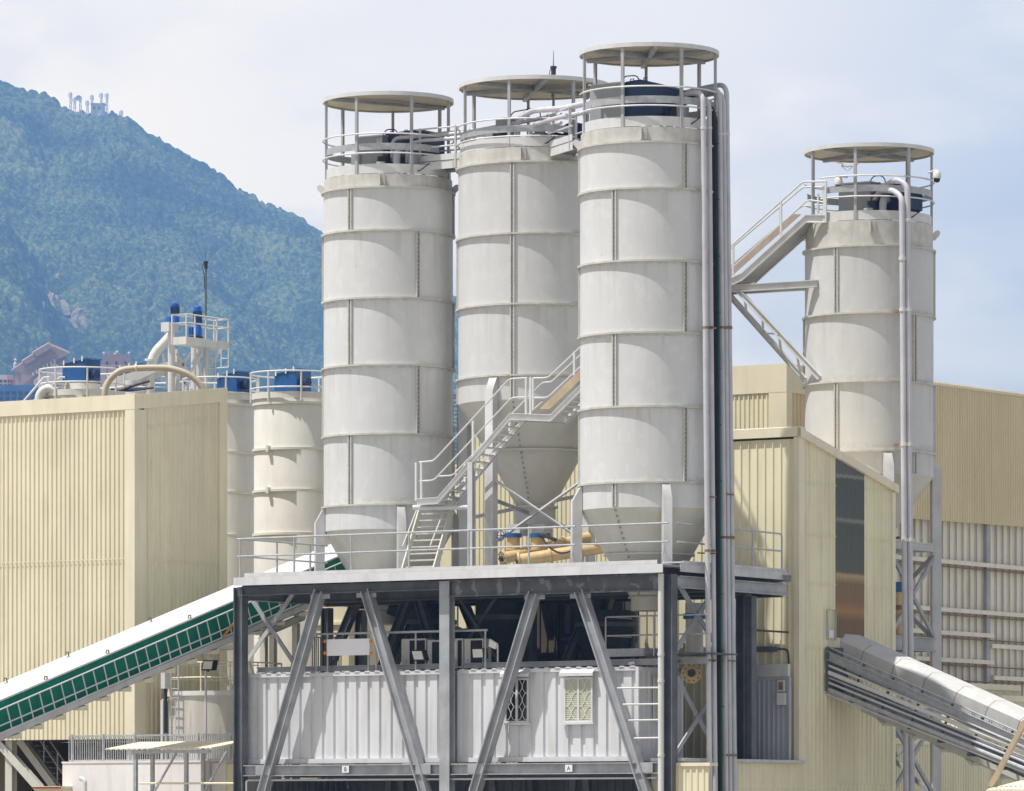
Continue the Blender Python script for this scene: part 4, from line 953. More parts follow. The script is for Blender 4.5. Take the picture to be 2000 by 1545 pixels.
run('grey pipe bending down into the wide silo near its edge post', [on_y(1035,285,8.5), on_y(1036,246,8.4), on_y(1060,238,8.0), on_y(1098,228,6.0), on_y(1140,220,4.6), on_y(1165,212,4.0)], .07, 'pipe')

# pipes on the right silo
def riser4(label, px0, px1, v, r, ytop, bendto):
    a, b = on_v(px0, ytop, v), on_v(px1, 1545, v); e = [on_v(*p) for p in bendto]
    t = thing('riser_pipe', label, 'pipe', (b[0], b[1], 0), 'pipes running down the right silo')
    part(t, 'pipe_run', MB().pipe(bend([(b[0], b[1], 0), a]+e, .45, 7), r, 12), M['pipe'])
    for py in (430 if px0 > 1765 else 505, 605, 868, 1055, 1290):
        f = (py-ytop)/(1545-ytop); q = Vector(a)+(Vector(b)-Vector(a))*f; part(t, 'pipe_collar', MB().cyl(q[:2], r*1.3, q[2]-.05, q[2]+.05, 12), M['white'])
    for py in (604, 866, 1048):
        f = (py-ytop)/(1545-ytop); q = Vector(a)+(Vector(b)-Vector(a))*f; part(t, 'wall_bracket', MB().bar((q.x-.55, q.y+.35, q.z-.02), (q.x, q.y+.08, q.z), .05, .07), M['rusty'] if px0 < 1765 else M['white'])
V4 = S4[1]-1.55
riser4('left of two white pipes down the right silo, bending at the guard rail', 1761.5, 1772, V4, .085, 385, [(1745, 372, V4+.1), (1715, 372, V4+.9), (1700, 420, V4+1.0)])
riser4('right of two white pipes down the right silo, hooking highest over it', 1772, 1783.5, V4+.15, .085, 362, [(1752, 350, V4+.2), (1722, 366, V4+.9), (1690, 372, V4+1.2), (1688, 420, V4+1.2)])
# ================================================================ CREAM BUILDING WITH THE SLOPING ROOF (right of the platform)
UB, VB = .41, 6.9
VE = on_u(1745, 940, UB)[1]
zr0, zr1_ = on_u(1562, 838, UB)[2], on_u(1745, 946, UB)[2]
zroof = lambda d: zr0 + (zr1_-zr0)*d/(VE-VB)
zle = on_u(1437, 1488, UB)[2]
cb = thing('clad_building', 'cream clad building with sloping roof edge and dark translucent strip, right of the platform', 'building', (-2, 9, 0))
part(cb, 'front_cladding', MB().corr((-5, VB), (UB-.12, VB), 5.0, zr0-.28, .27, .04, (0,-1), rib=.10, slope=.06), M['cream2'])
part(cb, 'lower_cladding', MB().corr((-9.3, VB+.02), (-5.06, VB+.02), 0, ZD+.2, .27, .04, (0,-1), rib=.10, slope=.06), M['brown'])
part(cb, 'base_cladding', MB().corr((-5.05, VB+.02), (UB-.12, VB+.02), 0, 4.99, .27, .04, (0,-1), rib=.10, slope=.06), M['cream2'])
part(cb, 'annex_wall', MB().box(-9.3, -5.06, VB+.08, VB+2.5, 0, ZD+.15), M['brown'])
vt0, vt1 = on_u(1632, 1000, UB)[1], on_u(1687, 1000, UB)[1]; zt0 = on_u(1660, 1247, UB)[2]
side = MB()
side.corr((UB, VB), (UB, vt0), zle-.6, lambda d: zroof(d)-.22, .235, .035, (1,0), rib=.16, slope=.10)
side.corr((UB, vt0), (UB, vt1), zle-.6, zt0, .235, .035, (1,0), rib=.16, slope=.10)
side.corr((UB, vt1), (UB, VE), zle-.6, lambda d: zroof(d+vt1-VB)-.22, .235, .035, (1,0), rib=.16, slope=.10)
side.corr((UB, VB-6.7), (UB, VB), 0, zle-.02, .235, .035, (1,0), rib=.16, slope=.10)
side.corr((UB, VB), (UB, VE), 0, zle-.6, .235, .035, (1,0), rib=.16, slope=.10)
part(cb, 'side_cladding', side, M['cream2'])
# dirty translucent sheet; colour bands paint in the interior glow and things behind it
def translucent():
    m = bpy.data.materials.new('dirty_translucent_glow_bands'); m.use_nodes = True; nt = m.node_tree; b = nt.nodes['Principled BSDF']
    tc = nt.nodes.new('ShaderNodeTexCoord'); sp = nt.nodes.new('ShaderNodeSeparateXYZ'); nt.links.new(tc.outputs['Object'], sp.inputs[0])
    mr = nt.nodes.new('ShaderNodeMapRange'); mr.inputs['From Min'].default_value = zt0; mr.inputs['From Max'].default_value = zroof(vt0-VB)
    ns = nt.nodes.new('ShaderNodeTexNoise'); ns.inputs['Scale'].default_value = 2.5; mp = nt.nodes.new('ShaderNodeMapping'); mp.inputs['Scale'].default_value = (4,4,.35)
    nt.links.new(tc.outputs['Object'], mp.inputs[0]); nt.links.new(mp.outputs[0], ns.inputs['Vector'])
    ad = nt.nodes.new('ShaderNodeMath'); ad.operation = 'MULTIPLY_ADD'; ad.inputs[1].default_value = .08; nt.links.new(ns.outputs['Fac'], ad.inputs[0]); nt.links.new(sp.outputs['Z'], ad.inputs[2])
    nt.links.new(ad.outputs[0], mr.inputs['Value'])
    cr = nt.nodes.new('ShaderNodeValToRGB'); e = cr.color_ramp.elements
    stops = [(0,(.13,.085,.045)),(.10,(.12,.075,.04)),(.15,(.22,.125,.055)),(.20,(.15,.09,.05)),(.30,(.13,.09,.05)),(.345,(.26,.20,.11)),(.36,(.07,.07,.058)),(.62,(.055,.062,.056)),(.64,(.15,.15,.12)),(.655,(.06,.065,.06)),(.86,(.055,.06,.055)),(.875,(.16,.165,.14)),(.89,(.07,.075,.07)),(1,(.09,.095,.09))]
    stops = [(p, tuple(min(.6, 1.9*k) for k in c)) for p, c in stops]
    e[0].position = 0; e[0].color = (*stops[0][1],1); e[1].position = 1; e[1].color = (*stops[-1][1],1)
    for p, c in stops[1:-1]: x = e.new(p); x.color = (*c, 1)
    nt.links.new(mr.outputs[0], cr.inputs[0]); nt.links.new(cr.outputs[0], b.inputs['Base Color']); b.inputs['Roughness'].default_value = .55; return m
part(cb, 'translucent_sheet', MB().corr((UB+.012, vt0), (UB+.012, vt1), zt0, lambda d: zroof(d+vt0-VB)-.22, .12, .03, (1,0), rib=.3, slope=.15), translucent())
# trims
part(cb, 'roof_trim', MB().prism([(UB+.02, VB-.1, zroof(-.1)-.24), (UB+.02, VE+.1, zroof(VE-VB+.1)-.24), (UB+.02, VE+.1, zroof(VE-VB+.1)), (UB+.02, VB-.1, zroof(-.1))], (.12, 0, 0)), M['creamt'])
part(cb, 'eaves_trim', MB().prism([(-5.05, VB-.10, zr0-.22), (-5.05, VB-.10, zr0+.05), (-5.05, VB-.04, zr0+.07), (-5.05, VB+.2, zr0+.03), (-5.05, VB+.2, zr0-.22)], (5.05+UB+.13, 0, 0)), M['creamt'])
part(cb, 'roof_sheet', MB().prism([(-5, VB+.21, zr0-.02), (-5, VE, zr1_-.02), (-5, VE, zr1_-.10), (-5, VB+.21, zr0-.10)], (5+UB, 0, 0)), M['tan'])
part(cb, 'corner_trim', MB().box(UB-.13, UB+.055, VB-.055, VB+.28, zle, zr0-.23), M['creamt'])
part(cb, 'corner_trim', MB().box(UB-.1, UB+.05, VE-.15, VE+.05, 0, zr1_-.25), M['creamt'])
for y in (945, 1045, 1140, 1265):
    z = on_u(1600, y, UB)[2]; part(cb, 'sheet_lap', MB().box(UB+.03, UB+.042, VB+.29, vt0-.01, z-.012, z+.012), M['cream2']); part(cb, 'sheet_lap', MB().box(UB+.03, UB+.042, vt1+.01, VE-.16, z-.012, z+.012), M['cream2'])
part(cb, 'rear_wall', MB().box(-5, UB-.05, VE-.12, VE-.02, 0, zr1_-.12).box(-5.05, -5.0, VB+.05, VE-.13, 0, zr1_-.1), M['cream2'])
part(cb, 'base_ledge', MB().box(UB-.9, UB+.13, VB-6.75, VB+.15, zle-.015, zle+.08), M['lsteel'])
part(cb, 'base_end_wall', MB().box(UB-.9, UB-.002, VB-6.72, VB-6.70, 0, zle-.02), M['cream2'])
# grey sliding door with header, lit by nothing: stands in the recess
d0, d1 = on_v(1466, 1486, VB-.35), on_v(1541, 1297, VB-.35)
dr = part(cb, 'grey_door', MB().corr((d0[0], VB-.35), (d1[0], VB-.35), d0[2]+.02, d1[2]-.42, .16, .03, (0,-1)), M['door'])
part(dr, 'door_header', MB().box(d0[0]-.02, d1[0]+.02, VB-.45, VB-.3, d1[2]-.36, d1[2]), M['lsteel'])
part(dr, 'door_frame', MB().box(d0[0]-.06, d0[0]-.002, VB-.42, VB-.3, d0[2], d1[2]-.37).box(d1[0]+.002, d1[0]+.05, VB-.42, VB-.3, d0[2], d1[2]-.37).box(d0[0], d1[0], VB-.42, VB-.32, d0[2]-.1, d0[2]+.018).box(d0[0], d1[0], VB-.41, VB-.33, d1[2]-.45, d1[2]-.365), M['door'])
lx = on_v(1527, 1352, VB-.42); t = thing('bulkhead_lamp', 'white bulkhead box with brown lamp on the grey door', 'wall lamp', lx)
a, b = on_v(1520, 1377, VB-.42), on_v(1535, 1353, VB-.42); part(t, 'box', MB().box(a[0], b[0], VB-.50, VB-.385, a[2], b[2]), M['white2'])
a, b = on_v(1520, 1351, VB-.42), on_v(1533, 1328, VB-.42); part(t, 'lamp_frame', MB().box(a[0], b[0], VB-.46, VB-.385, a[2], b[2]), M['white2']); part(t, 'lamp_glass', MB().box(a[0]+.04, b[0]-.04, VB-.475, VB-.462, a[2]+.05, b[2]-.05), M['rusty'])
t = thing('wall_conduit', 'thin dark cable conduit bending down the recessed cream wall', 'conduit', on_v(1541, 1480, VB-.1))
part(t, 'conduit_run', MB().pipe(bend([on_v(1464,1266,VB-.1), on_v(1539,1268,VB-.1), on_v(1541,1300,VB-.1), on_v(1545,1485,VB-.1)], .15), .028, 6), M['dark'])
t = thing('wall_rail', 'rusty horizontal bar across the recessed cream wall', 'rail', on_v(1500, 1233, VB-.15))
part(t, 'bar', MB().tube(on_v(1462,1230,VB-.15), on_v(1541,1235,VB-.15), .03), M['rusty'])
part(t, 'lower_beam', MB().bar(on_v(1462,1268,VB-.2), on_v(1517,1268,VB-.2), .1, .16), M['dsteel'])
# yellow cream clad plinth in front, under the pipes
p0, p1 = on_v(1314, 1490, .12), on_v(1440, 1490, .12)
t = thing('plinth_shed', 'low cream clad shed under the pipe bundle at the bottom edge', 'shed', (p0[0]+.4, .2, 0))
w = MB(); w.corr((p0[0]+.05, .12), (p1[0]-.9, .12), 0, zle-.16, .2, .03, (0,-1)); part(t, 'cladding', w, M['cream2'])
part(t, 'cap_flashing', MB().box(p0[0], p1[0]-.85, .06, .5, zle-.155, zle-.06), M['creamt']); part(t, 'corner_trim', MB().box(p0[0]-.05, p0[0]+.14, .06, .3, 0, zle-.16), M['creamt'])
# taller block behind
VK = 18.0; ukl = on_v(904, 720, VK)[0]; uk = on_v(1535, 720, VK)[0]; zk0 = on_v(1500, 712, VK)[2]; vk1 = 25
kb = thing('rear_block', 'tall cream clad block behind the sloping roofed building and silos', 'building', (uk-8, VK+3, 0))
part(kb, 'front_cladding', MB().corr((ukl, VK), (uk-.55, VK), 0, zk0-.85, .168, .035, (0,-1)), M['cream2'])
part(kb, 'side_cladding', MB().corr((uk, VK+.3), (uk, vk1), 0, zk0-.85, .24, .04, (1,0)), M['tan'])
wl = on_v(850, 900, VK)[0]; part(kb, 'lower_wing', MB().box(wl, ukl-.05, VK+.3, VK+3, 0, on_v(880, 905, VK)[2]), M['cream2'])
part(kb, 'parapet', MB().box(ukl-.1, uk+.06, VK-.06, VK+.2, zk0-.9, zk0).box(uk-.2, uk+.06, VK+.201, vk1, zk0-.9, zk0), M['creamt'])
part(kb, 'corner_trim', MB().box(uk-.6, uk+.06, VK-.055, VK+.3, 0, zk0-.9), M['creamt'])
part(kb, 'roof_sheet', MB().box(ukl+.1, uk-.21, VK+.21, vk1, zk0-.5, zk0-.4), M['tan'])

# ================================================================ WAREHOUSE ON THE RIGHT
UW = -4.5
q0, q1 = on_u(1825, 752, UW), on_u(2000, 775, UW); sl = (q1[2]-q0[2])/(q1[1]-q0[1])
e0, e1 = on_u(1785, 1014, UW), on_u(2000, 1030, UW); se = (e1[2]-e0[2])/(e1[1]-e0[1])
va, vb = 20.0, 42.0
wh = thing('warehouse', 'long tan clad warehouse with white lower panels behind the right silo', 'warehouse', (UW-4, 25, 0))
part(wh, 'upper_cladding', MB().corr((UW+.1, va), (UW+.1, vb), lambda d: e0[2]+se*(d+va-e0[1]), lambda d: q0[2]+sl*(d+va-q0[1]), .17, .035, (1,0), rib=.3, slope=.15), M['tan'])
zw = lambda py: on_u(1850, py, UW)[2]
part(wh, 'white_panels', MB().corr((UW-.15, va), (UW-.15, vb), 0, lambda d: e0[2]+se*(d+va-e0[1])+.5, .47, .07, (1,0), rib=.14, slope=.06), M['offw'])
for y0, x0, x1 in ((1096, 1745, 2000), (1190, 1745, 2000), (1235, 1745, 1938), (1255, 1934, 2000), (1288, 1785, 1938), (1318, 1938, 2000)):
    z = on_u(1850, y0, UW)[2]; v0, v1 = on_u(x0, y0, UW)[1], on_u(x1, y0, UW)[1]+(3 if x1 > 1990 else 0)
    part(wh, 'girt', MB().box(UW-.08, UW+.08, v0, v1, z-.09, z+.05), M['offw'])
k = 0; js = MB()
while va+.47*k < vb:
    v = va+.47*k+.372; js.box(UW-.083, UW-.076, v-.035, v+.005, 0, e0[2]+se*(v-e0[1])+.3); k += 1
part(wh, 'panel_joints', js, M['steel'])  # thin grey strips stand in for the shadows along the ribs
for y0 in (1100, 1194, 1239, 1292, 1322):
    z = on_u(1850, y0, UW)[2]; part(wh, 'girt_angle', MB().box(UW-.07, UW+.05, va+.05, vb-.05, z-.125, z-.092), M['rusty'])
for px in (1740, 1929):
    v = on_u(px, 1200, UW)[1]; part(wh, 'frame_post', MB().box(UW-.07, UW+.02, v-.10, v+.14, 0, e0[2]+.4), M['steel'])
part(wh, 'roof_sheet', MB().prism([(UW-1.8, va, q0[2]+sl*(va-q0[1])-.02), (UW+.16, va, q0[2]+sl*(va-q0[1])-.02), (UW+.16, va, q0[2]+sl*(va-q0[1])+.06), (UW-1.8, va, q0[2]+sl*(va-q0[1])+.06)], (0, vb-va, sl*(vb-va))), M['creamt'])
part(wh, 'end_wall', MB().box(UW-1.7, UW-.2, va, va+.1, 0, q0[2]-.3).box(UW-1.7, UW-.2, vb-.1, vb, 0, q0[2]-1.5), M['tan'])
rv = MB(); k = 0
while va+.15*k < vb: v = va+.15*k; z = q0[2]+sl*(v-q0[1])+.05; rv.box(UW+.0, UW+.17, v, v+.07, z, z+.05); k += 1
part(wh, 'eaves_ribs', rv, M['creamt'])
# low cream sheds in front of it
def shed(label, u, x0, x1, ytop, cap, m='cream2'):
    v0, v1 = on_u(x0, ytop, u)[1], on_u(x1, ytop, u)[1]; z = on_u(x0, ytop, u)[2]
    t = thing('low_shed', label, 'shed', (u-1, (v0+v1)/2, 0)); 
    part(t, 'cladding', MB().corr((u, v0), (u, v1), 0, z-.2, .17, .03, (1,0)).corr((u-1.6, v0), (u, v0), 0, z-.2, .17, .03, (0,-1)), M[m])
    part(t, 'roof_cap', MB().box(u-1.7, u+.08, v0-.06, v1, z-.2, z-.02), M['creamt']); return t
shed('low cream shed end showing above the grey conveyor', -2.4, 1870, 1990, 1332, 0)
shed('long low cream clad shed running under the grey conveyor', -2.2, 1742, 2060, 1440, 0)
shed('low cream shed nearest the right edge of the picture', -1.9, 1956, 2060, 1357, 0)

# ================================================================ GREY HOODED CONVEYOR ON THE RIGHT
VN = 8.5
def ln(p, q, x):                                     # point at pixel x on the pixel line p-q
    f = (x-p[0])/(q[0]-p[0]); return (x, p[1]+f*(q[1]-p[1]))
def k7(x, y): return (1400+x/1.787, 680+y/1.787)
A0, A1 = on_v(*k7(372,1062), VN), on_v(*k7(1072,1375), VN)
dirn = (Vector(A1)-Vector(A0)).normalized(); Ls = (Vector(A1)-Vector(A0)).length*1.25
up = Vector((-dirn.z, 0, dirn.x))
cv = thing('belt_conveyor', 'grey hooded belt conveyor sloping down out of the cream building', 'conveyor', A0)
Z0 = Vector(A0)
def cpt(s, v, h): p = Z0 + dirn*s + up*h; return (p.x, v, p.z)
hv = on_u(1640, 1260, UB)[1]
nseg = 8; sg = Ls/nseg*1.0
prof_h = [(hv, -.16), (hv, .38), (hv+.30, .57), (hv+1.14, .57), (hv+1.44, .38), (hv+1.44, -.16)]
for i in range(nseg):
    s0, s1 = -.3+i*sg, -.3+(i+1)*sg-.02
    g = MB().prism([cpt(s0, v, h) for v, h in prof_h], dirn*(s1-s0)); hs = part(cv, 'hood_section', g, M['hood'], smooth=False)
    for f in (.25, .72):
        s = s0+(s1-s0)*f
        part(hs, 'hood_handle', MB().pipe([cpt(s-.06, hv-.06, -.12), cpt(s-.03, hv-.12, .06), cpt(s+.03, hv-.12, .06), cpt(s+.06, hv-.06, -.12)], .012, 5), M['steel'])
part(cv, 'belt_trough', MB().prism([cpt(-.3, hv+.05, -.17), cpt(-.3, hv+1.35, -.17), cpt(-.3, hv+1.2, -.42), cpt(-.3, hv+.2, -.42)], dirn*Ls), M['lsteel'])
part(cv, 'cable_tray', MB().channel(cpt(0, VN, -.02), cpt(Ls, VN, -.02), .12, .24, .012, up=tuple(up), flip=1), M['galv'])
part(cv, 'tray_rail', MB().tube(cpt(0, VN+.05, .20), cpt(Ls, VN+.05, .20), .025), M['galv'])
for j, (ya, yb, r, m) in enumerate(((1100,1388,.035,'white'), (1125,1405,.065,'white2'), (1142,1425,.03,'galv'), (1160,1443,.035,'pipe'), (1185,1468,.07,'galv'), (1203,1480,.035,'lsteel'))):
    a, b = on_v(*k7(372,ya), VN-.02), on_v(*k7(1072,yb), VN-.02); a, b = Vector(a), Vector(b)
    part(cv, 'side_pipe', MB().tube(a, b+(b-a)*.25, r, 10), M[m])
for i in range(9):
    s = .3+i*1.05
    part(cv, 'hanger', MB().bar(cpt(s, VN+.1, .15), cpt(s, VN+.1, -1.05), .05, .07), M['dsteel'])
    part(cv, 'walkway_beam', MB().bar(cpt(s, VN+.02, -1.0), cpt(s, hv+1.2, -1.0), .07, .1), M['dsteel'])
part(cv, 'walkway_floor', MB().prism([cpt(0, VN+.15, -.62), cpt(0, hv, -.62), cpt(0, hv, -.66), cpt(0, VN+.15, -.66)], dirn*Ls), M['dsteel'])
part(cv, 'bottom_chord', MB().channel(cpt(-.1, hv+.1, -.95), cpt(Ls, hv+.1, -.95), .1, .3, .02, up=tuple(up)), M['steel'])
part(cv, 'bottom_cover', MB().prism([cpt(1.2, hv+.3, -1.35), cpt(1.2, hv+1.3, -1.35), cpt(1.2, hv+1.3, -.9), cpt(1.2, hv+.3, -.9)], dirn*Ls), M['cone'])
for i in range(8):
    s = 1.8+i*1.05; part(cv, 'drip_plate', MB().prism([cpt(s, hv+.25, -1.352), cpt(s+.35, hv+.25, -1.352), cpt(s+.3, hv+.25, -1.46)], (0, 1.0, 0)), M['cone'])
part(cv, 'end_box', MB().box(UB+.05, UB+.12, VN-.1, hv+.3, Z0.z-1.15, Z0.z+.15), M['dsteel'])
# small rail frame and notice at the head
t = thing('hatch_frame', 'small grey rail frame with white notice beside the conveyor head', 'frame', on_u(1624, 1250, UB+.1))
a, b = on_u(1616, 1250, UB+.12), on_u(1632, 1192, UB+.12)
part(t, 'frame_rail', MB().pipe([(UB+.12, a[1], a[2]), (UB+.12, a[1], b[2]), (UB+.12, b[1], b[2]), (UB+.12, b[1], a[2])], .03, 6), M['steel'])
a, b = on_u(1620, 1246, UB+.1), on_u(1630, 1231, UB+.1); part(t, 'notice', MB().box(UB+.075, UB+.09, a[1], b[1], a[2], b[2]), M['plate'])
# yellow valve behind the pipes on the right
p = on_y(1751, 1150, 12.0); t = thing('dosing_valve', 'ochre dosing valve with blue head hanging below the right silo hopper', 'valve', (p[0], p[1], p[2]-1.4))
part(t, 'valve_body', MB().lathe(p[:2], [(.0,p[2]-1.4),(.16,p[2]-1.4),(.2,p[2]-1.1),(.14,p[2]-.9),(.2,p[2]-.6),(.2,p[2]-.1),(0,p[2]-.1)], 18), M['yellow']); part(t, 'valve_head', MB().cyl(p[:2], .22, p[2]-.098, p[2]+.2, 18), M['blue'])
part(t, 'valve_band', MB().cyl(p[:2], .215, p[2]-.65, p[2]-.5, 18), M['rusty'])
# leaning plank and a corner of corrugated roof at the bottom right
a, b = on_v(1935, 1536, 3.0), on_v(2003, 1408, 3.0)
single('leaning_plank', 'tan timber plank leaning up to the right at the bottom right corner', 'plank', MB().bar(a, b, .14, .10, (0,1,0)), M['timber'])
a, b = on_v(1926, 1541, 2.6), on_v(2020, 1541, 2.6)
t = thing('corner_roof', 'scrap of pale corrugated roof at the very bottom right', 'roof', (a[0], 2.6, a[2]-1.5))
part(t, 'roof_sheet', MB().prism([(a[0]+(b[0]-a[0])*i/24, 2.6, a[2]-.02+(.025 if i % 2 else 0)) for i in range(25)]+[(b[0], 2.6, a[2]-.1), (a[0], 2.6, a[2]-.1)], (0, 2, .25)), M['creamt'])
part(t, 'support', MB().box(a[0]+.2, a[0]+.3, 2.8, 2.9, 0, a[2]-.101).box(b[0]-.3, b[0]-.2, 2.8, 2.9, 0, a[2]-.101), M['steel'])
# ================================================================ GREEN SIDED CONVEYOR ON THE LEFT
UC = -16.2
def k8(x, y): return (x/3.322, 1080+y/3.322)
def gl(y0, y1, x): f = x/1522; return on_u(*k8(x, y0+(y1-y0)*f), UC)
def gpt(x, y0, y1, u=UC): p = gl(y0, y1, x); return Vector((u, p[1], p[2]))
X0, X1 = -120, 2330
gc = thing('belt_conveyor', 'long conveyor with green tarpaulin sides and white roof rising behind the left column', 'conveyor', tuple(gpt(0, 1205, 555)))
W = 1.3
g0, g1 = gpt(X0, 950, 302), gpt(X1, 950, 302); w0, w1 = gpt(X0, 886, 242), gpt(X1, 886, 242)
b0, b1 = gpt(X0, 1165, 515), gpt(X1, 1165, 515)
dv = g1-g0
part(gc, 'roof_panel', MB().prism([g0+Vector((.05,0,0)), g0+Vector((.05,0,-.05)), w0+Vector((-.55,0,-.05)), Vector((UC-W-.05,g0.y,g0.z)), w0+Vector((-.55,0,.0))], dv), M['white2'])
# tarpaulin with shallow sags between fixings
mb = MB(); nx, nz = 220, 7
vs = []
rnd = random.Random(3)
ph = [rnd.uniform(0, 6.28) for _ in range(12)]
for i in range(nx+1):
    f = i/nx; a = g0+dv*f; b = b0+(b1-b0)*f
    for j in range(nz+1):
        h = j/nz; p = a+(b-a)*h
        o = .022*math.sin(f*95+ph[0]+2.2*h)+.014*math.sin(f*211+ph[1]-3*h)+.02*math.sin(f*47+4*h)
        vs.append((UC-.05+o*min(1, 3*h+.15), p.y, p.z))
fs = [(i*(nz+1)+j, i*(nz+1)+j+1, (i+1)*(nz+1)+j+1, (i+1)*(nz+1)+j) for i in range(nx) for j in range(nz)]
part(gc, 'tarpaulin_side', MB().add(vs, fs), M['green'])
part(gc, 'far_side', MB().prism([Vector((UC-W,g0.y,g0.z)), Vector((UC-W,b0.y,b0.z)), Vector((UC-W+.03,b0.y,b0.z)), Vector((UC-W+.03,g0.y,g0.z))], dv), M['green'])
c0, c1 = gpt(X0, 1205, 555), gpt(X1, 1205, 555)
part(gc, 'side_channel', MB().prism([b0+Vector((.14,0,0)), c0+Vector((.14,0,0)), c0+Vector((.10,0,0)), b0+Vector((.10,0,0))], c1-c0).prism([b0+Vector((.10,0,-.01)), b0+Vector((-.2,0,-.01)), b0+Vector((-.2,0,-.04)), b0+Vector((.10,0,-.04))], c1-c0), M['lsteel'])
part(gc, 'belt_frame', MB().prism([c0+Vector((-.1,0,.1)), c0+Vector((-W,0,.1)), c0+Vector((-W,0,-.1)), c0+Vector((-.1,0,-.1))], c1-c0), M['lsteel'])
R_ = UC+.16
for ya, yb in ((1005, 350), (1110, 455), (1160, 503)):
    part(gc, 'guard_rail', MB().tube(gpt(X0, ya, yb, R_), gpt(X1, ya, yb, R_), .022), M['white2'])
xs = []; x = 15.
while x < 2300: xs.append(x); x += 71-.0042*x
for x in xs:
    a = gpt(x, 1005, 350, R_); b = gpt(x+33, 1160, 503, R_); part(gc, 'rail_post', MB().tube(a, b, .02, 6), M['white2'])
for x in range(60, 2300, 143):
    a = gpt(x, 1207, 557); part(gc, 'under_bracket', MB().prism([(UC-.1,a.y+.02,a.z-.02),(UC-.1,a.y+.02,a.z-.10),(UC-.1,a.y+.42,a.z-.10),(UC-.1,a.y+.42,a.z+.06)], (.22,0,0)), M['creamt'])
for x in (125, 297, 525, 697, 1060, 1230, 1700):
    hi = x in (125, 525, 1060); a = gpt(x, 886 if hi else 950, 242 if hi else 302, UC-.5 if hi else UC)
    part(gc, 'lifting_eye', MB().pipe([a+Vector((0,-.07,0)), a+Vector((0,-.05,.1)), a+Vector((0,.05,.1)), a+Vector((0,.07,0))], .02, 6), M['rusty'])
a, b = gpt(1412, 1150, 500, R_+.03), gpt(1540, 1045, 395, R_+.03)
single('orange_strap', 'short orange strap on the conveyor guard rail beside the left column', 'strap', MB().bar(a+Vector((0,0,0)), b, .03, .07), M['orange'])
# trestle
for vv, lab in ((4.6, 'white trestle carrying the green conveyor behind the left bay'),):
    zt_ = gpt(1800, 1205, 555).z
    t = thing('conveyor_trestle', lab, 'trestle', (UC-.6, vv, 0))
    def zcv(v): return c0.z+(c1.z-c0.z)*(v-c0.y)/(c1.y-c0.y)
    for u in (UC-.05, UC-1.25):
        for v in (vv-.6, vv+.6): part(t, 'leg', MB().ibeam((u, v, 0), (u, v, zcv(v)-.35), .18, .18, .02), M['cone'])
    for u in (UC-.05, UC-1.25):
        part(t, 'head_beam', MB().ibeam((u, vv-1.3, zcv(vv-1.3)-.25), (u, vv+1.3, zcv(vv+1.3)-.25), .16, .2, .02), M['cone'])
    for z0, z1 in ((4.5, 7.5), (7.5, 4.5), (7.6, 10.0), (1.5, 4.3)):
        part(t, 'cross_brace', MB().bar((UC+.05, vv-.6, z0), (UC+.05, vv+.6, z1), .07, .09), M['cone'])
        part(t, 'cross_brace', MB().bar((UC-1.2, vv-.65, z1), (UC-.1, vv-.65, z0), .07, .09), M['cone'])

p = on_v(386, 1355, 5.6)
t = thing('support_post', 'white post and diagonal strut under the green conveyor above the round tank', 'post', (p[0], 5.6, 0))
part(t, 'post', MB().box(p[0]-.1, p[0]+.1, 5.5, 5.7, 0, on_v(386, 1268, 5.6)[2]), M['white'])
part(t, 'strut', MB().bar(on_v(395,1270,5.4), on_v(462,1352,5.4), .12, .1, (0,1,0)), M['white'])
part(t, 'cross_bar', MB().tube(on_v(398,1266,5.4), on_v(470,1264,5.4), .09, 10), M['cone'])

# ================================================================ CREAM TOWER ON THE LEFT
UT, VT = -20.0, on_u(262, 900, -20.0)[1]
vt_end = on_u(440, 900, UT)[1]
zt_c = on_v(262, 770, VT)[2]; zt_e = on_u(440, 757, UT)[2]; zt_b = on_v(262, 1443, VT)[2]
def ztr(d): return zt_c + (zt_e-zt_c)*d/(vt_end-VT)
tw = thing('clad_tower', 'tall cream ribbed tower block raised on legs at the left edge', 'building', (UT-5, VT+2, 0))
part(tw, 'front_cladding', MB().corr((UT-9.5, VT), (UT-.28, VT), zt_b, zt_c-.40, .172, .04, (0,-1), rib=.24, slope=.10), M['cream'])
part(tw, 'side_cladding', MB().corr((UT, VT+.5), (UT, vt_end-.35), zt_b, lambda d: ztr(d+.5)-.40, .22, .035, (1,0), rib=.2, slope=.1), M['cream'])
part(tw, 'parapet_trim', MB().box(UT-9.5, UT+.07, VT-.07, VT+.1, zt_c-.46, zt_c+.0).prism([(UT-.05, VT+.101, zt_c-.44), (UT-.05, vt_end+.02, zt_e-.44), (UT-.05, vt_end+.02, zt_e), (UT-.05, VT+.101, zt_c)], (.12,0,0)), M['creamt'])
part(tw, 'corner_trim', MB().box(UT-.30, UT+.065, VT-.065, VT+.02, zt_b, zt_c-.461).box(UT-.05, UT+.065, VT+.021, VT+.52, zt_b, zt_c-.45), M['creamt'])
part(tw, 'corner_trim', MB().box(UT-.05, UT+.065, vt_end-.37, vt_end+.02, zt_b, zt_e-.441), M['creamt'])
part(tw, 'roof_sheet', MB().prism([(UT-9.4, VT+.101, zt_c-.2), (UT-9.4, vt_end, zt_e-.2), (UT-9.4, vt_end, zt_e-.3), (UT-9.4, VT+.101, zt_c-.3)], (9.3, 0, 0)), M['tan'])
part(tw, 'lower_rear_wall', MB().box(UT-9.4, UT-.06, vt_end-.1, vt_end, 0, zt_b).box(UT-6.2, UT-6.1, VT+1.5, vt_end-.12, 0, zt_b), M['recess'])
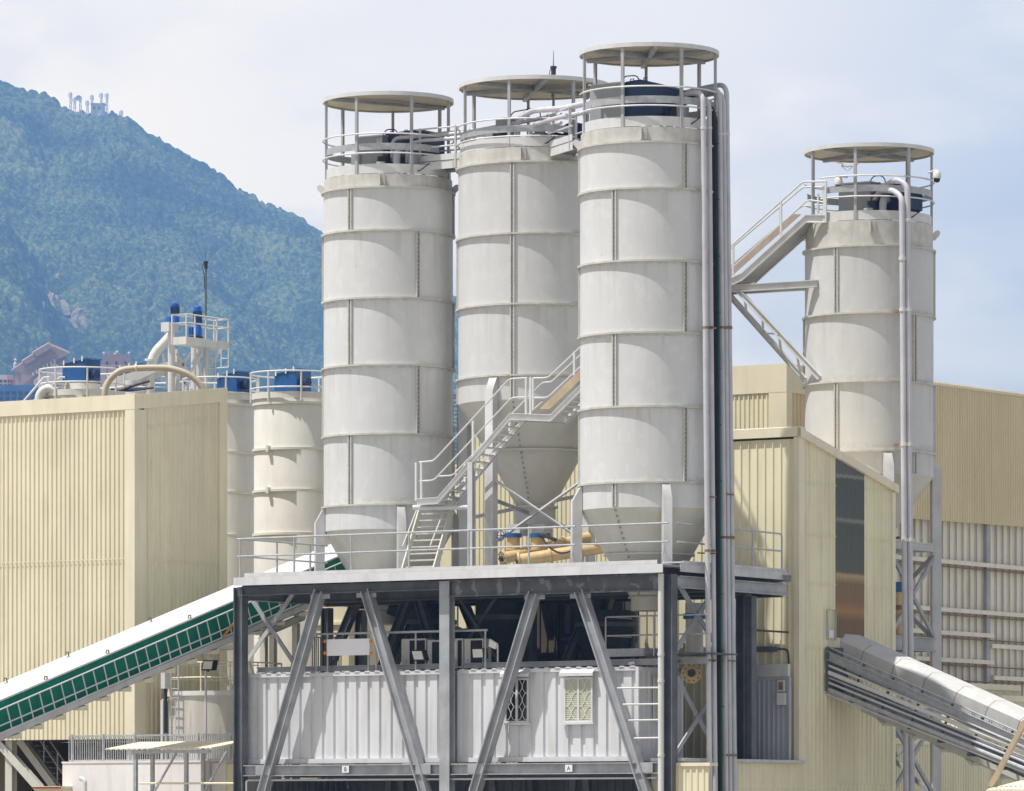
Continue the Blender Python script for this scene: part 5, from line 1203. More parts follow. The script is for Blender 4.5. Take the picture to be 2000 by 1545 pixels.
part(tw, 'rear_wall', MB().box(UT-9.4, UT-.06, vt_end-.1, vt_end, zt_b+.01, zt_e-.31).box(UT-9.5, UT-9.4, VT+.11, vt_end-.11, zt_b, zt_c-.31), M['tan'])
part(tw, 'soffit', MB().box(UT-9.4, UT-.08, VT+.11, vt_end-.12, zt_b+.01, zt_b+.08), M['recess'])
z = on_v(250, 1091, VT)[2]
part(tw, 'front_sheet_lap', MB().box(UT-9.4, UT-.31, VT-.052, VT-.046, z-.014, z+.014), M['cream'])
part(tw, 'side_sheet_lap', MB().box(UT+.046, UT+.052, VT+.53, vt_end-.38, z-.014, z+.014), M['cream'])
lp = MB()
for i in range(6):
    v0 = VT+.55+(vt_end-VT-.95)*i/6; v1 = VT+.55+(vt_end-VT-.95)*(i+1)/6-.02; zz = ztr(v0-VT)-1.02+.02*i; lp.box(UT+.042, UT+.05, v0, v1, zz-.012, zz+.012)
part(tw, 'upper_sheet_lap', lp, M['cream'])
for u, v in ((UT-.3, VT+.3), (UT-.3, vt_end-.4), (UT-5, VT+.3), (UT-8.2, VT+.3), (UT-8.2, vt_end-.4)):
    part(tw, 'leg', MB().ibeam((u, v, 0), (u, v, zt_b), .26, .26, .03), M['cone'])
for a, b in ((on_v(-10,1440,VT+.2), on_v(78,1540,VT+.2)), (on_v(40,1445,VT+1.4), on_v(125,1560,VT+1.4))):
    part(tw, 'raking_brace', MB().ibeam(a, b, .24, .22, .03, (0,1,0)), M['cone'])
# service stair underneath
t = thing('service_stair', 'dim steel stair descending under the cream tower', 'stair', on_v(100, 1545, VT+2.2))
vs_ = VT+2.2
a, b = Vector(on_v(52, 1440, vs_)), Vector(on_v(140, 1570, vs_))
for o in (0, .8): part(t, 'stringer', MB().bar(a+Vector((0,o,0)), b+Vector((0,o,0)), .05, .24, (0,1,0)), M['steel'])
for k in range(12):
    p = a+(b-a)*((k+.5)/12); part(t, 'tread', MB().box(p.x-.13, p.x+.13, vs_+.03, vs_+.77, p.z-.02, p.z+.02), M['steel'])
for h in (.55, 1.0): part(t, 'hand_rail', MB().tube(a+Vector((0,-.03,h)), b+Vector((0,-.03,h)), .025), M['lsteel'])
for f in (.1, .4, .7): part(t, 'rail_post', MB().tube(a+(b-a)*f+Vector((0,-.03,0)), a+(b-a)*f+Vector((0,-.03,1.0)), .025), M['lsteel'])

# ================================================================ WATER TANK, LOW WALL, BARRED FENCE, SHELTER
tc_ = on_u(440, 1360, -17.9); TC = (tc_[0], tc_[1]); RT = 1.72
zt0_, zt1_ = 0, on_v(440, 1354, TC[1]-RT)[2]
t = thing('round_tank', 'rust streaked white round tank with railing in front of the cream tower', 'tank', (*TC, 0))
rt = mat('rust_streaked_tank_paint', (.56,.54,.49), .6, 0, .06, 1, .5, .4, (.38,.24,.12))
part(t, 'tank_shell', MB().lathe(TC, [(RT,0),(RT,zt1_),(0,zt1_+.05)], 56), rt)
part(t, 'rim_beam', flange(MB(), TC, RT, zt1_+.02, .05, .14), M['white'])
for h in (.5, .95): part(t, 'guard_rail', MB().pipe([pol(TC, RT, 5*k, zt1_+h) for k in range(72)], .024, 6, closed=True), M['creamt'])
for k in range(12): part(t, 'rail_post', MB().tube(pol(TC, RT, 30*k+8, zt1_), pol(TC, RT, 30*k+8, zt1_+.95), .025), M['creamt'])
lg = MB()
for o in (-8, 4): lg.tube(pol(TC, RT+.14, -50+o, 0), pol(TC, RT+.14, -50+o, zt1_+.9), .022, 6)
for k in range(int((zt1_+.8)/.28)): lg.tube(pol(TC, RT+.14, -58, .2+.28*k), pol(TC, RT+.14, -46, .2+.28*k), .014, 5)
part(t, 'ladder', lg, M['galv'])
t = thing('tank_stand_pipe', 'dark and white stand pipes with valve box left of the round tank', 'stand pipe', on_v(322, 1545, 2.2))
part(t, 'white_pipe', MB().tube((on_v(318,1545,2.2)[0], 2.2, 0), on_v(318, 1368, 2.2), .07, 10), M['white2']); part(t, 'dark_pipe', MB().tube((on_v(324,1545,2.2)[0], 2.2, 0), on_v(323, 1322, 2.2), .06, 10), M['dark'])
part(t, 'valve_box', MB().box(on_v(318,1340,2.1)[0], on_v(326,1340,2.1)[0], 2.0, 2.3, on_v(318,1345,2.1)[2], on_v(318,1312,2.1)[2]), M['lsteel'])
part(t, 'platform_plate', MB().box(on_v(308,1366,2.1)[0], on_v(354,1366,2.1)[0], 2.31, 2.9, on_v(308,1369,2.1)[2], on_v(308,1365,2.1)[2]), M['creamt'])
floodlight('black floodlight hanging under the green conveyor left of the platform', 402, 1299, 1.6, -.3, on_v(402, 1312, 1.6)[2])
t = thing('lamp_post', 'slim post behind the tank that holds the left floodlight', 'post', (on_v(400,1312,1.75)[0], 1.75, 0)); part(t, 'post', MB().tube((on_v(402,1312,1.75)[0], 1.75, 0), on_v(402, 1310, 1.75), .035), M['lsteel'])
VL = 1.0
w0, w1 = on_v(122, 1491, VL), on_v(394, 1491, VL)
t = thing('low_wall', 'low pinkish white masonry block below the barred fence', 'wall', ((w0[0]+w1[0])/2, VL, 0))
part(t, 'wall_block', MB().box(w0[0], w1[0], VL, VL+1.0, 0, w0[2]), M['stone']); part(t, 'coping', MB().box(w0[0]-.02, w1[0]+.02, VL-.02, VL+1.02, w0[2]+.001, w0[2]+.05), M['stone'])
t = thing('return_wall', 'grey shaded return of the low wall beside the left column', 'wall', (w1[0]+.5, VL+1.5, 0))
e = on_v(446, 1491, 1.6); part(t, 'wall_block', MB().box(w1[0]+.03, e[0], 1.45, 1.7, 0, w0[2]-.02), M['stone'])
p0, p1 = on_v(443, 1493, .6), on_v(457, 1493, .6)
t = thing('cream_panel', 'narrow cream door panel against the left platform column', 'panel', (p0[0], .6, 0)); part(t, 'panel_sheet', MB().box(p0[0], p1[0], .6, .66, 0, p0[2]), M['creamt']); part(t, 'edge_trim', MB().box(p0[0]-.03, p0[0]-.002, .58, .68, 0, p0[2]+.03), M['cream'])
# barred fence on the wall
t = thing('barred_fence', 'grey barred steel fence standing on the low wall', 'fence', ((w0[0]+w1[0])/2, VL+.5, w0[2]))
f0, f1 = on_v(135, 1438, VL+.3), on_v(456, 1436, VL+.3); zf_a, zf_b = w0[2]+.08, f0[2]
part(t, 'rail', MB().bar((f0[0],VL+.3,zf_b), (f1[0],VL+.3,zf_b), .03, .05).bar((f0[0],VL+.3,zf_a), (f1[0],VL+.3,zf_a), .03, .05), M['galv'])
br = MB(); n = 74
for k in range(n): u = f0[0]+(f1[0]-f0[0])*k/(n-1); br.tube((u, VL+.3, zf_a), (u, VL+.3, zf_b+.02), .017, 5)
part(t, 'bars', br, M['galv'])
for k in range(6): u = f0[0]+(f1[0]-f0[0])*(k+.1)/5.2; part(t, 'fence_post', MB().box(u-.03, u+.03, VL+.27, VL+.33, w0[2]+.05, zf_b+.05), M['galv'])
part(t, 'return_bars', MB().bar((f0[0],VL+.3,zf_b), (f0[0],VL+1.6,zf_b), .03, .05), M['galv'])
# little shelter with corrugated roof
VSH = -1.2
s0, s1 = on_v(206, 1464, VSH), on_v(412, 1457, VSH)
t = thing('shelter', 'open shelter with thin cream corrugated roof in front of the low wall', 'shelter', ((s0[0]+s1[0])/2, VSH, 0))
sh = [(s0[0]+(s1[0]-s0[0])*i/40, VSH, s0[2]+(.02 if i % 2 else -.02)) for i in range(41)]
part(t, 'roof_sheet', MB().prism(sh+[(s1[0], VSH, s0[2]+.03), (s0[0], VSH, s0[2]+.03)], (.0, 1.7, .22)), M['creamt'])
for px in (265, 298, 364, 397):
    dv_ = 0 if px in (265, 364) else .9; q = on_v(px, 1500, VSH+.15+dv_); part(t, 'post', MB().box(q[0]-.05, q[0]+.05, VSH+.1+dv_, VSH+.2+dv_, 0, s0[2]-.03+dv_*.13), M['galv'])
for a, b in ((302, 346), (400, 442)): part(t, 'brace', MB().bar(on_v(a,1545,VSH+.3), on_v(b,1468,VSH+.3), .05, .05), M['galv'])
a, b = on_v(272, 1530, VSH), on_v(456, 1530, VSH); part(t, 'low_rail', MB().tube(a, b, .03), M['creamt'])
part(t, 'roof_beam', MB().bar((s0[0]+.9, VSH+.12, s0[2]-.08), (s1[0]-.1, VSH+.12, s0[2]-.08), .08, .1), M['galv'])
t = thing('bent_vent', 'short white bent vent pipe on the low wall, lower left', 'vent pipe', on_v(163, 1545, .7)); part(t, 'vent_pipe', MB().pipe(bend([(on_v(166,1545,.7)[0],.7,3.), on_v(166,1524,.7), on_v(157,1520,.7)], .1), .07, 10), M['white2'])
p = on_v(60, 1533, .5); t = thing('flat_roof_hut', 'top of a low hut with red edged flat roof at the bottom left', 'hut', (p[0], 1.2, 0))
a, b = on_v(68, 1537, .5), on_v(121, 1533, .5)
part(t, 'hut_wall', MB().box(a[0], b[0], .5, 2.4, 0, a[2]-.05), M['tan']); part(t, 'roof_slab', MB().box(a[0]-.05, b[0], .45, 2.4, a[2]-.048, a[2]+.02), M['creamt']); part(t, 'red_edge', MB().box(a[0]-.06, b[0]-.002, .43, .448, a[2]-.05, a[2]+.0), mat('dark_red_paint', (.22,.03,.025), .6))

# ================================================================ OLDER SILOS BEHIND
def old_silo(label, px, rpx, y, ytop, rings, m='oldw', rails=None, box=None, drum=None, boxm='blue', railgap=None):
    p = on_y(px, 900, y); c = (p[0], p[1]); R = rpx*(D+y)/F; z = lambda q: zc(q, y)
    t = thing('storage_silo', label, 'silo', (c[0], c[1], 0), 'older white silos behind')
    part(t, 'shell', MB().lathe(c, [(R,0),(R,z(ytop)),(R*.97,z(ytop)+.1),(0,z(ytop)+.3)], 56), M[m])
    for q in rings: part(t, 'flange_ring', flange(MB(), c, R, z(q), .06, .08, 56), M[m])
    for q in rings[1:3]:
        part(t, 'wall_lug', MB().box(pol(c,R,-35,0)[0]-.05, pol(c,R,-35,0)[0]+.05, pol(c,R,-35,0)[1]-.14, pol(c,R,-35,0)[1], z(q)-.1, z(q)+.1), M[m])
    if rails:
        rr = R+.12
        part(t, 'toe_board', MB().lathe(c, [(rr-.02,z(ytop)),(rr-.02,z(ytop)+.2),(rr-.04,z(ytop)+.2),(rr-.04,z(ytop))], 48, close=True), M[m])
        for q in rails: part(t, 'guard_rail', MB().pipe([pol(c, rr, 7.5*k, z(q)) for k in range(48)], .03, 6, closed=True), M['white2'])
        for k in range(8): part(t, 'rail_post', MB().tube(pol(c, rr, 45*k+12, z(ytop)-.1), pol(c, rr, 45*k+12, z(rails[0])), .032), M['white2'])
    if box:
        x0, x1, y0, y1 = box; vq = c[1]-.5; x1 = x0+.62*(x1-x0); a, b = on_v(x0, y1, vq), on_v(x1, y0, vq); w = b[0]-a[0]
        f = thing('dust_filter', 'blue filter with sloping lid on the ' + label[6:], 'dust filter', ((a[0]+b[0])/2, c[1], a[2]-.35), 'blue filters on the older silos')
        part(f, 'blue_housing', MB().prism([(a[0],vq,a[2]), (b[0],vq,a[2]-.02), (b[0],vq,b[2]), (a[0],vq,b[2]-.14)], (0,.82,0)), M[boxm])
        part(f, 'lid', MB().prism([(a[0]-.03,vq-.04,b[2]-.138), (b[0]+.03,vq-.04,b[2]+.005), (b[0]+.03,vq-.04,b[2]+.05), (a[0]-.03,vq-.04,b[2]-.09)], (0,.9,0)), M['lid'])
        for q in (.1, .55, .9): part(f, 'lid_clip', MB().box(a[0]+w*q-.025, a[0]+w*q+.025, vq-.06, vq-.042, b[2]-.2+.14*q, b[2]-.03+.14*q), M['creamt'])
        part(f, 'base_drum', MB().cyl(((a[0]+b[0])/2, vq+.45), w*.62, z(ytop)+.2, a[2]-.03, 36), M[m])
        part(f, 'fan_motor', MB().tube((b[0]+.02,vq+.3,a[2]+.25), (b[0]+.3,vq+.25,a[2]+.25), .14, 14), M['navy'])
    return t
E_ = old_silo('older white silo left of the leftmost tall silo', 574, 78, 24, 783, (792, 881, 962, 1046), rails=(731, 762), box=(536, 606, 721, 764))
F_s = old_silo('older white silo squeezed beside the cream tower', 430, 66, 28, 785, (794, 888, 966, 1049), rails=(742, 772), box=(424, 486, 726, 768))
G_ = old_silo('older silo top left of the beige hose arch', 160, 76, 28, 778, (790, 880), rails=(724, 752), box=(122, 194, 701, 748))
H_ = old_silo('older silo top behind the beige hose arch', 288, 70, 34, 782, (790, 880), rails=(742, 762), box=(232, 296, 711, 762))
p = on_y(60, 780, 27)
t = thing('access_stair', 'slanting white stair rails left of the blue filter on the cream tower', 'stair', p)
for o in (0, 28): part(t, 'hand_rail', MB().pipe([on_y(46+o, 784, 27), on_y(86+o*1.1, 737, 27), on_y(96+o*1.1, 737, 27)], .035, 8), M['white2'])
for k in range(8): part(t, 'tread', MB().box(on_y(58+5*k,778,27)[0]-.1, on_y(58+5*k,778,27)[0]+.3, on_y(58+5*k,778,27)[1]+.2, on_y(58+5*k,778,27)[1]+.8, zc(784-5.8*k,27)-.04, zc(784-5.8*k,27)), M['white2'])
t = thing('beige_hose', 'thick beige hose arching above the parapet of the cream tower', 'hose', on_y(205, 790, 24))
part(t, 'hose_run', MB().pipe(bend([on_y(204,800,24), on_y(205,752,24), on_y(232,722,24), on_y(285,718,24), on_y(335,719,24), on_y(372,732,24), on_y(396,755,24), on_y(404,800,24)], 1.0, 6), .105, 12), M['beige'])
part(t, 'hose_collar', MB().tube(on_y(264,718.5,24), on_y(267,718.2,24), .125, 12), M['creamt'])
# inclined screw casing behind the hose
t = thing('inclined_screw', 'white inclined screw casing with pipes behind the beige hose arch', 'screw conveyor', on_y(200, 770, 30))
part(t, 'casing', MB().prism([on_y(196,762,30), on_y(205,742,30), on_y(330,706,30), on_y(330,714,30), on_y(250,752,30)], (.2,.5,0)), M['white2'])
part(t, 'drive_pulley', MB().cyl(on_y(258,756,29)[:2], .3, zc(752,29), zc(744,29), 20), M['white2'])
part(t, 'hose_bundle', MB().pipe(bend([on_y(214,764,28), on_y(240,762,28), on_y(262,752,28), on_y(292,744,28)], .3), .05, 6).pipe(bend([on_y(216,760,28), on_y(250,764,28), on_y(300,757,28)], .3), .04, 6), M['dark'])

# ================================================================ SCREW TOWER WITH BLUE MOTORS
YM = 30
mt = thing('screw_tower', 'white braced tower with railed platform and bent pipe above the cream tower', 'conveyor tower', on_y(370, 790, YM))
def my(px, py, dy=0): return on_y(px, py, YM+dy)
part(mt, 'vertical_screw', MB().tube((my(335,800)[0],my(335,800)[1],4), my(335,648), .125, 16), M['white2'])
part(mt, 'vertical_screw', MB().tube((my(380,800,1)[0],my(380,800,1)[1],4), my(380,660,1), .125, 16), M['white2'])
a, b = my(323, 649), my(346, 631); part(mt, 'head_box', MB().box(a[0], b[0], a[1]-.25, a[1]+.3, a[2], b[2]), M['white'])
part(mt, 'bent_pipe', MB().pipe(bend([my(335,655,.2), my(300,692,.2), my(294,722,.2), my(292,770,.2)], .25, 4), .17, 16), M['white2'])
part(mt, 'pipe_flange', MB().tube(my(295,702,.2), my(294.5,706,.2), .21, 16), M['white'])
k0 = my(364, 672, -1.0)
pu0, pv0 = on_v(336, 672, k0[1])[0], k0[1]; pv1 = on_u(446, 680, k0[0])[1]
zz0, zz1 = k0[2], my(364, 657, -1.0)[2]
part(mt, 'platform_floor', MB().box(pu0, k0[0]-.03, pv0+.03, pv1, zz0, zz0+.06), M['white'])
part(mt, 'platform_fascia', MB().box(pu0, k0[0], pv0, pv0+.028, zz0, zz1).box(k0[0]-.028, k0[0], pv0+.03, pv1, zz0, zz1), M['white2'])
for h in (.5, .80):
    zq = zz1+h*.95; rl_ = MB().pipe([(pu0,pv1,zq),(pu0,pv0,zq),(k0[0],pv0,zq),(k0[0],pv1,zq),(pu0,pv1,zq)], .026, 6); part(mt, 'guard_rail', rl_, M['white2'])
for f in (0, .2, .46, .72, 1): part(mt, 'rail_post', MB().tube((k0[0], pv0+(pv1-pv0)*f, zz0), (k0[0], pv0+(pv1-pv0)*f, zz1+.76), .03), M['white2'])
for u, v in ((pu0, pv0), (pu0, pv1)): part(mt, 'rail_post', MB().tube((u,v,zz0), (u,v,zz1+.76), .03), M['white2'])
for a, b in (((345,690),(372,735)), ((372,690),(342,735)), ((350,735),(385,775)), ((398,672),(375,712)), ((432,682),(402,724)), ((352,760),(395,690)), ((318,690),(330,765)), ((385,690),(400,765))):
    part(mt, 'tower_brace', MB().bar(my(*a,.3), my(*b,.3), .07, .09), M['white2'])
for px in (345, 388, 402): part(mt, 'tower_leg', MB().bar((my(px,800,.6)[0],my(px,800,.6)[1],4), my(px, 682, .6), .12, .12), M['white'])
part(mt, 'control_box', MB().box(my(352,735,-.2)[0], my(362,735,-.2)[0], my(352,735,-.2)[1]-.2, my(352,735,-.2)[1]+.1, my(352,742,-.2)[2], my(352,722,-.2)[2]), M['filt'])
lg = MB()
for px in (409, 421): lg.tube((my(px,800,.2)[0],my(px,800,.2)[1],my(px,800,.2)[2]), my(px,678,.2), .022, 6)
for y in range(684, 800, 6): lg.tube(my(409,y,.2), my(421,y,.2), .014, 5)
part(mt, 'ladder', lg, M['lsteel'])
cg = MB()
for px in (432, 446): cg.tube(my(px,717,-.3), my(px,680,-.3), .018, 5)
cg.pipe([my(422,719,-.3), my(446,717,-.3), my(446,700,-.3), my(432,700,-.3)], .018, 5)
part(mt, 'ladder_cage', cg, M['white2'])
def geared_motor(label, px, y0, y1, side):
    p = my(px, y1); z0, z1 = p[2], my(px, y0)[2]; h = z1-z0; c = p[:2]; r = .135
    t = thing('geared_motor', label, 'motor', p, 'blue geared motors')
    part(t, 'motor_body', MB().cyl(c, r, z0+h*.42, z0+h*.84, 20), M['blue']); part(t, 'fan_cowl', MB().lathe(c, [(r*1.02,z0+h*.843),(r*1.02,z0+h*.97),(r*.8,z1),(0,z1)], 20), M['bblue'])
    fn = MB()
    for k in range(14): fn.bar(pol(c, r*1.0, k*360/14, z0+h*.46), pol(c, r*1.0, k*360/14, z0+h*.82), .012, .05)
    part(t, 'cooling_fins', fn, M['navy'])
    part(t, 'gearbox', MB().lathe(c, [(0,z0),(r*1.1,z0),(r*1.15,z0+h*.2),(r*.85,z0+h*.417),(0,z0+h*.417)], 20), M['bblue'])
    part(t, 'terminal_box', MB().box(c[0]-r*2.0, c[0]-r*.9, c[1]-r, c[1]+r*.3, z0+h*.05, z0+h*.3), M['bblue'])
geared_motor('blue geared motor on the head box outside the railing', 342, 592, 631, -1)
geared_motor('blue geared motor standing inside the railed platform', 386, 598, 657, -1)
part(mt, 'motor_base', MB().box(my(374,660)[0], my(396,660)[0], my(374,660)[1]-.2, my(374,660)[1]+.2, zz0+.061, my(386,657)[2]-.001), M['dark'])
p = my(402, 655, .8); mast('aerial_mast', 'tall dark aerial mast beside the blue motors on the screw tower', 'aerial', (p[0], p[1], my(402, 672, .8)[2]), my(400, 492, .8)[2], my(400, 512, .8)[2], .033, 'dsteel')
# lightning of small things on the older silos' tops: duct with bent cap
t = thing('vent_bend', 'small white bent vent left of the blue filter on the cream tower', 'vent pipe', on_y(82, 785, 27)); part(t, 'vent_pipe', MB().pipe(bend([on_y(74,800,27), on_y(76,768,27), on_y(92,756,27), on_y(110,764,27)], .4), .13, 12), M['white2'])
# pale building seen through the left bay
p0, p1 = on_y(600, 1180, 19), on_y(770, 1180, 19)
t = thing('rear_hall', 'plain cream wall seen through the left bay behind the signboard', 'building', ((p0[0]+p1[0])/2, p0[1], 0))
part(t, 'wall', MB().box(on_y(628,1180,19)[0], on_y(718,1180,19)[0], p0[1], p0[1]+3, 0, zc(1140,19)), M['cream']); 
part(t, 'string_course', MB().box(on_y(628,1180,19)[0]-.05, on_y(718,1180,19)[0]+.05, p0[1]-.06, p0[1]-.002, zc(1222,19), zc(1216,19)), M['creamt'])

lp_ = on_y(889, 900, 15)
t = thing('caged_ladder', 'slim ladder in the narrow gap between the leftmost tall silo and the wide silo', 'ladder', (lp_[0], lp_[1], 0))
lg = MB()
for px in (884, 894): q = on_y(px, 770, 15); lg.tube((q[0], q[1], 6), q, .03, 6)
for y in range(778, 1000, 8): lg.tube(on_y(884, y, 15), on_y(894, y, 15), .015, 5)
part(t, 'ladder_rails', lg, M['galv'])
for y in (772, 838): part(t, 'stay', MB().bar(on_y(872, y, 15), on_y(897, y, 15), .06, .05), M['galv'])

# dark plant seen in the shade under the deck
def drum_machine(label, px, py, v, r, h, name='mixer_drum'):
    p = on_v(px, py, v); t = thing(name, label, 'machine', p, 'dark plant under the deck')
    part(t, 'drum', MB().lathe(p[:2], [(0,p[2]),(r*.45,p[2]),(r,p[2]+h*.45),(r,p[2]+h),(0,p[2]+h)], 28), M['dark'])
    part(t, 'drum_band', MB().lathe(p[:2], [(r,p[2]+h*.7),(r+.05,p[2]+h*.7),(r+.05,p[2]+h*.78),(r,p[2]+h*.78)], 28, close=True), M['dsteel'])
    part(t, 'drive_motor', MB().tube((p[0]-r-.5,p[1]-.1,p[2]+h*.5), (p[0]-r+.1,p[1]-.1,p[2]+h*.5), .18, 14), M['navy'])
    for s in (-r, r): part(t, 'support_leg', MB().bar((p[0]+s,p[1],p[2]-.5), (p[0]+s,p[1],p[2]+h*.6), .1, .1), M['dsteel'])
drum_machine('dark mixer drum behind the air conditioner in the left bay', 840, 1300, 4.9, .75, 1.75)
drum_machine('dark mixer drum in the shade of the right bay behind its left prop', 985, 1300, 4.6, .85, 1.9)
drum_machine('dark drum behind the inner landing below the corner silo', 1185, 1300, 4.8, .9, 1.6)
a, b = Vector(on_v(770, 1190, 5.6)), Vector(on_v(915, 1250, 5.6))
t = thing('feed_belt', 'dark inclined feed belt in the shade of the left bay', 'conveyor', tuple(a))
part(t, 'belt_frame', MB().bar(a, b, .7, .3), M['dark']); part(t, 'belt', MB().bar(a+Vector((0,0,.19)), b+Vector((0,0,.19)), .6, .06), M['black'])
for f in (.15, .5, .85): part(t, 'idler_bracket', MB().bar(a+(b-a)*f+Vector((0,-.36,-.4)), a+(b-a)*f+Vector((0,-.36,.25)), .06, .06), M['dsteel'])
# ================================================================ GROUND, MOUNTAIN, FAR BUILDINGS, HAZE, SKY, SUN, CAMERA
def plain(name, verts, faces, m, label=None, kind='structure'):
    me = bpy.data.meshes.new(name); me.from_pydata(verts, [], faces); me.update(); me.materials.append(m)
    o = bpy.data.objects.new(name, me); COL.objects.link(o); o['kind'] = kind
    if label: o['label'] = label
    return o
plain('ground', [(-4000,-600,0),(4000,-600,0),(4000,9000,0),(-4000,9000,0)], [(0,1,2,3)], M['conc'], 'pale concrete yard under the plant')

YR, YF = 5100.0, 2800.0                           # ridge and foot
rx = np.array([-700,-300,0,30,60,95,120,150,180,215,240,262,285,320,350,400,430,470,510,550,590,620,650,700,800,890,1000,1150,1300,1600,2200], float)
ry = np.array([-120,60,153,163,172,178,196,212,217,221,224,231,250,268,285,314,332,364,386,404,422,440,462,492,540,575,625,690,760,880,1000], float)
def vnoise(x, y, seed):
    xi, yi = np.floor(x).astype(np.int64), np.floor(y).astype(np.int64); fx, fy = x-xi, y-yi
    fx, fy = fx*fx*(3-2*fx), fy*fy*(3-2*fy)
    def h(a, b): 
        n = (a*374761393 + b*668265263 + seed*1442695) & 0xffffffff; n = ((n ^ (n >> 13))*1274126177) & 0xffffffff; return ((n ^ (n >> 16)) & 0xffff)/65535.0
    return (h(xi,yi)*(1-fx)+h(xi+1,yi)*fx)*(1-fy)+(h(xi,yi+1)*(1-fx)+h(xi+1,yi+1)*fx)*fy
def hash2(a, b, s):
    n = (a*374761393 + b*668265263 + s*974634) & 0xffffffff; n = ((n ^ (n >> 13))*1274126177) & 0xffffffff; return ((n ^ (n >> 16)) & 0xffff)/65535.0
def hill_base(x, y):
    px = 1000 + x*F/(D+YR)
    hr = ZC - 9 + (HOR-np.interp(px, rx, ry))*(D+YR)/F
    t = np.clip((y-YF)/(YR-YF), 0, 1.25)
    prof = np.where(t < 1, .10 + .90*(t**.92), 1-(t-1)*.8)
    big = (vnoise(x/150+9, y/460, 1)-.5)*95 + (vnoise(x/70+y/400, y/210+3, 2)-.5)*50 + (vnoise(x/30, y/60, 3)-.5)*24
    env = np.sin(np.clip(t, 0, 1)*math.pi)**.6
    return hr*prof + big*env
def crowns(x, y, cell, seed):
    out = np.zeros_like(x); ci, cj = np.floor(x/cell).astype(np.int64), np.floor(y/cell).astype(np.int64)
    for di in (-1,0,1):
        for dj in (-1,0,1):
            a, b = ci+di, cj+dj
            cx, cy = (a+hash2(a,b,seed))*cell, (b+hash2(a,b,seed+1))*cell; r = cell*(.45+.45*hash2(a,b,seed+2))
            d2 = ((x-cx)**2+(y-cy)**2)/(r*r); out = np.maximum(out, np.sqrt(np.clip(1-d2, 0, 1))*r*(.8+.7*hash2(a,b,seed+3)))
    return out
def hill_z(x, y): return float((hill_base(np.array([x]), np.array([y])))[0])
def ray_hill(px, py):
    for y in np.arange(YF, YR+200, 6.0):
        t = D+y; x = (px-1000)*t/F; z = ZC+t*(HOR-py)/F
        if hill_z(x, y) >= z: return x, y, z
    return (px-1000)*(D+YR)/F, YR, ZC+(D+YR)*(HOR-py)/F
OUTC = [(*ray_hill(px, py)[:2], r) for px, py, r in ((105,608,14),(150,625,12),(103,540,8),(226,570,7))]
xs_, ys_ = np.arange(-950, 270, 1.6), np.arange(YF, YR+200, 2.9)
GX, GY = np.meshgrid(xs_, ys_)
HB = hill_base(GX, GY)
CR = 1.1*crowns(GX, GY*.7, 7.0, 11) + 1.15*crowns(GX, GY*.7, 4.0, 5)*(.5+vnoise(GX/28, GY/40, 21))
for bx, by, br_ in OUTC: CR *= np.clip((np.hypot(GX-bx, (GY-by)*.35)-br_*.6)/br_, 0, 1)
HZ = HB + CR*np.where(GY > YR-140, .7, 1) + (vnoise(GX/4.4, GY/4.4, 8)-.5)*3
nx_, ny_ = len(xs_), len(ys_)
me = bpy.data.meshes.new('mountain')
co = np.stack([GX, GY, HZ], -1).reshape(-1, 3).astype(np.float32)
idx = np.arange(nx_*ny_).reshape(ny_, nx_)
q = np.stack([idx[:-1,:-1], idx[:-1,1:], idx[1:,1:], idx[1:,:-1]], -1).reshape(-1, 4).astype(np.int32)
me.vertices.add(len(co)); me.vertices.foreach_set('co', co.ravel()); me.loops.add(q.size); me.loops.foreach_set('vertex_index', q.ravel())
me.polygons.add(len(q)); me.polygons.foreach_set('loop_start', np.arange(0, q.size, 4, dtype=np.int32)); me.update(calc_edges=True); me.validate()
me.polygons.foreach_set('use_smooth', [True]*len(me.polygons))
def mountain_mat():
    m = bpy.data.materials.new('forest_cover'); m.use_nodes = True; nt = m.node_tree; N = nt.nodes; L = nt.links; b = N['Principled BSDF']
    tc = N.new('ShaderNodeTexCoord')
    def nz(sc, det=5): n = N.new('ShaderNodeTexNoise'); n.inputs['Scale'].default_value = sc; n.inputs['Detail'].default_value = det; L.new(tc.outputs['Object'], n.inputs['Vector']); return n.outputs['Fac']
    cr = N.new('ShaderNodeValToRGB'); e = cr.color_ramp.elements; e[0].position = .40; e[0].color = (.010,.024,.009,1); e[1].position = .61; e[1].color = (.15,.165,.05,1); x = e.new(.5); x.color = (.040,.070,.022,1)
    mx = N.new('ShaderNodeMath'); mx.operation = 'MULTIPLY_ADD'; mx.inputs[1].default_value = .55; L.new(nz(.26, 5), mx.inputs[0])
    m2 = N.new('ShaderNodeMath'); m2.operation = 'MULTIPLY'; m2.inputs[1].default_value = .45; L.new(nz(.009, 5), m2.inputs[0]); L.new(m2.outputs[0], mx.inputs[2]); L.new(mx.outputs[0], cr.inputs[0])
    rk = N.new('ShaderNodeMapRange'); rk.inputs['From Min'].default_value = .66; rk.inputs['From Max'].default_value = .72; L.new(nz(.010, 6), rk.inputs['Value'])
    mix = N.new('ShaderNodeMix'); mix.data_type = 'RGBA'; mix.inputs[7].default_value = (.15,.115,.075,1); L.new(rk.outputs[0], mix.inputs[0]); L.new(cr.outputs[0], mix.inputs[6])
    L.new(mix.outputs[2], b.inputs['Base Color']); b.inputs['Roughness'].default_value = .9; b.inputs['Specular IOR Level'].default_value = .15; return m
me.materials.append(mountain_mat())
mo = bpy.data.objects.new('mountain', me); COL.objects.link(mo); mo['kind'] = 'structure'; mo['label'] = 'steep green forested mountain rising behind the plant on the left'

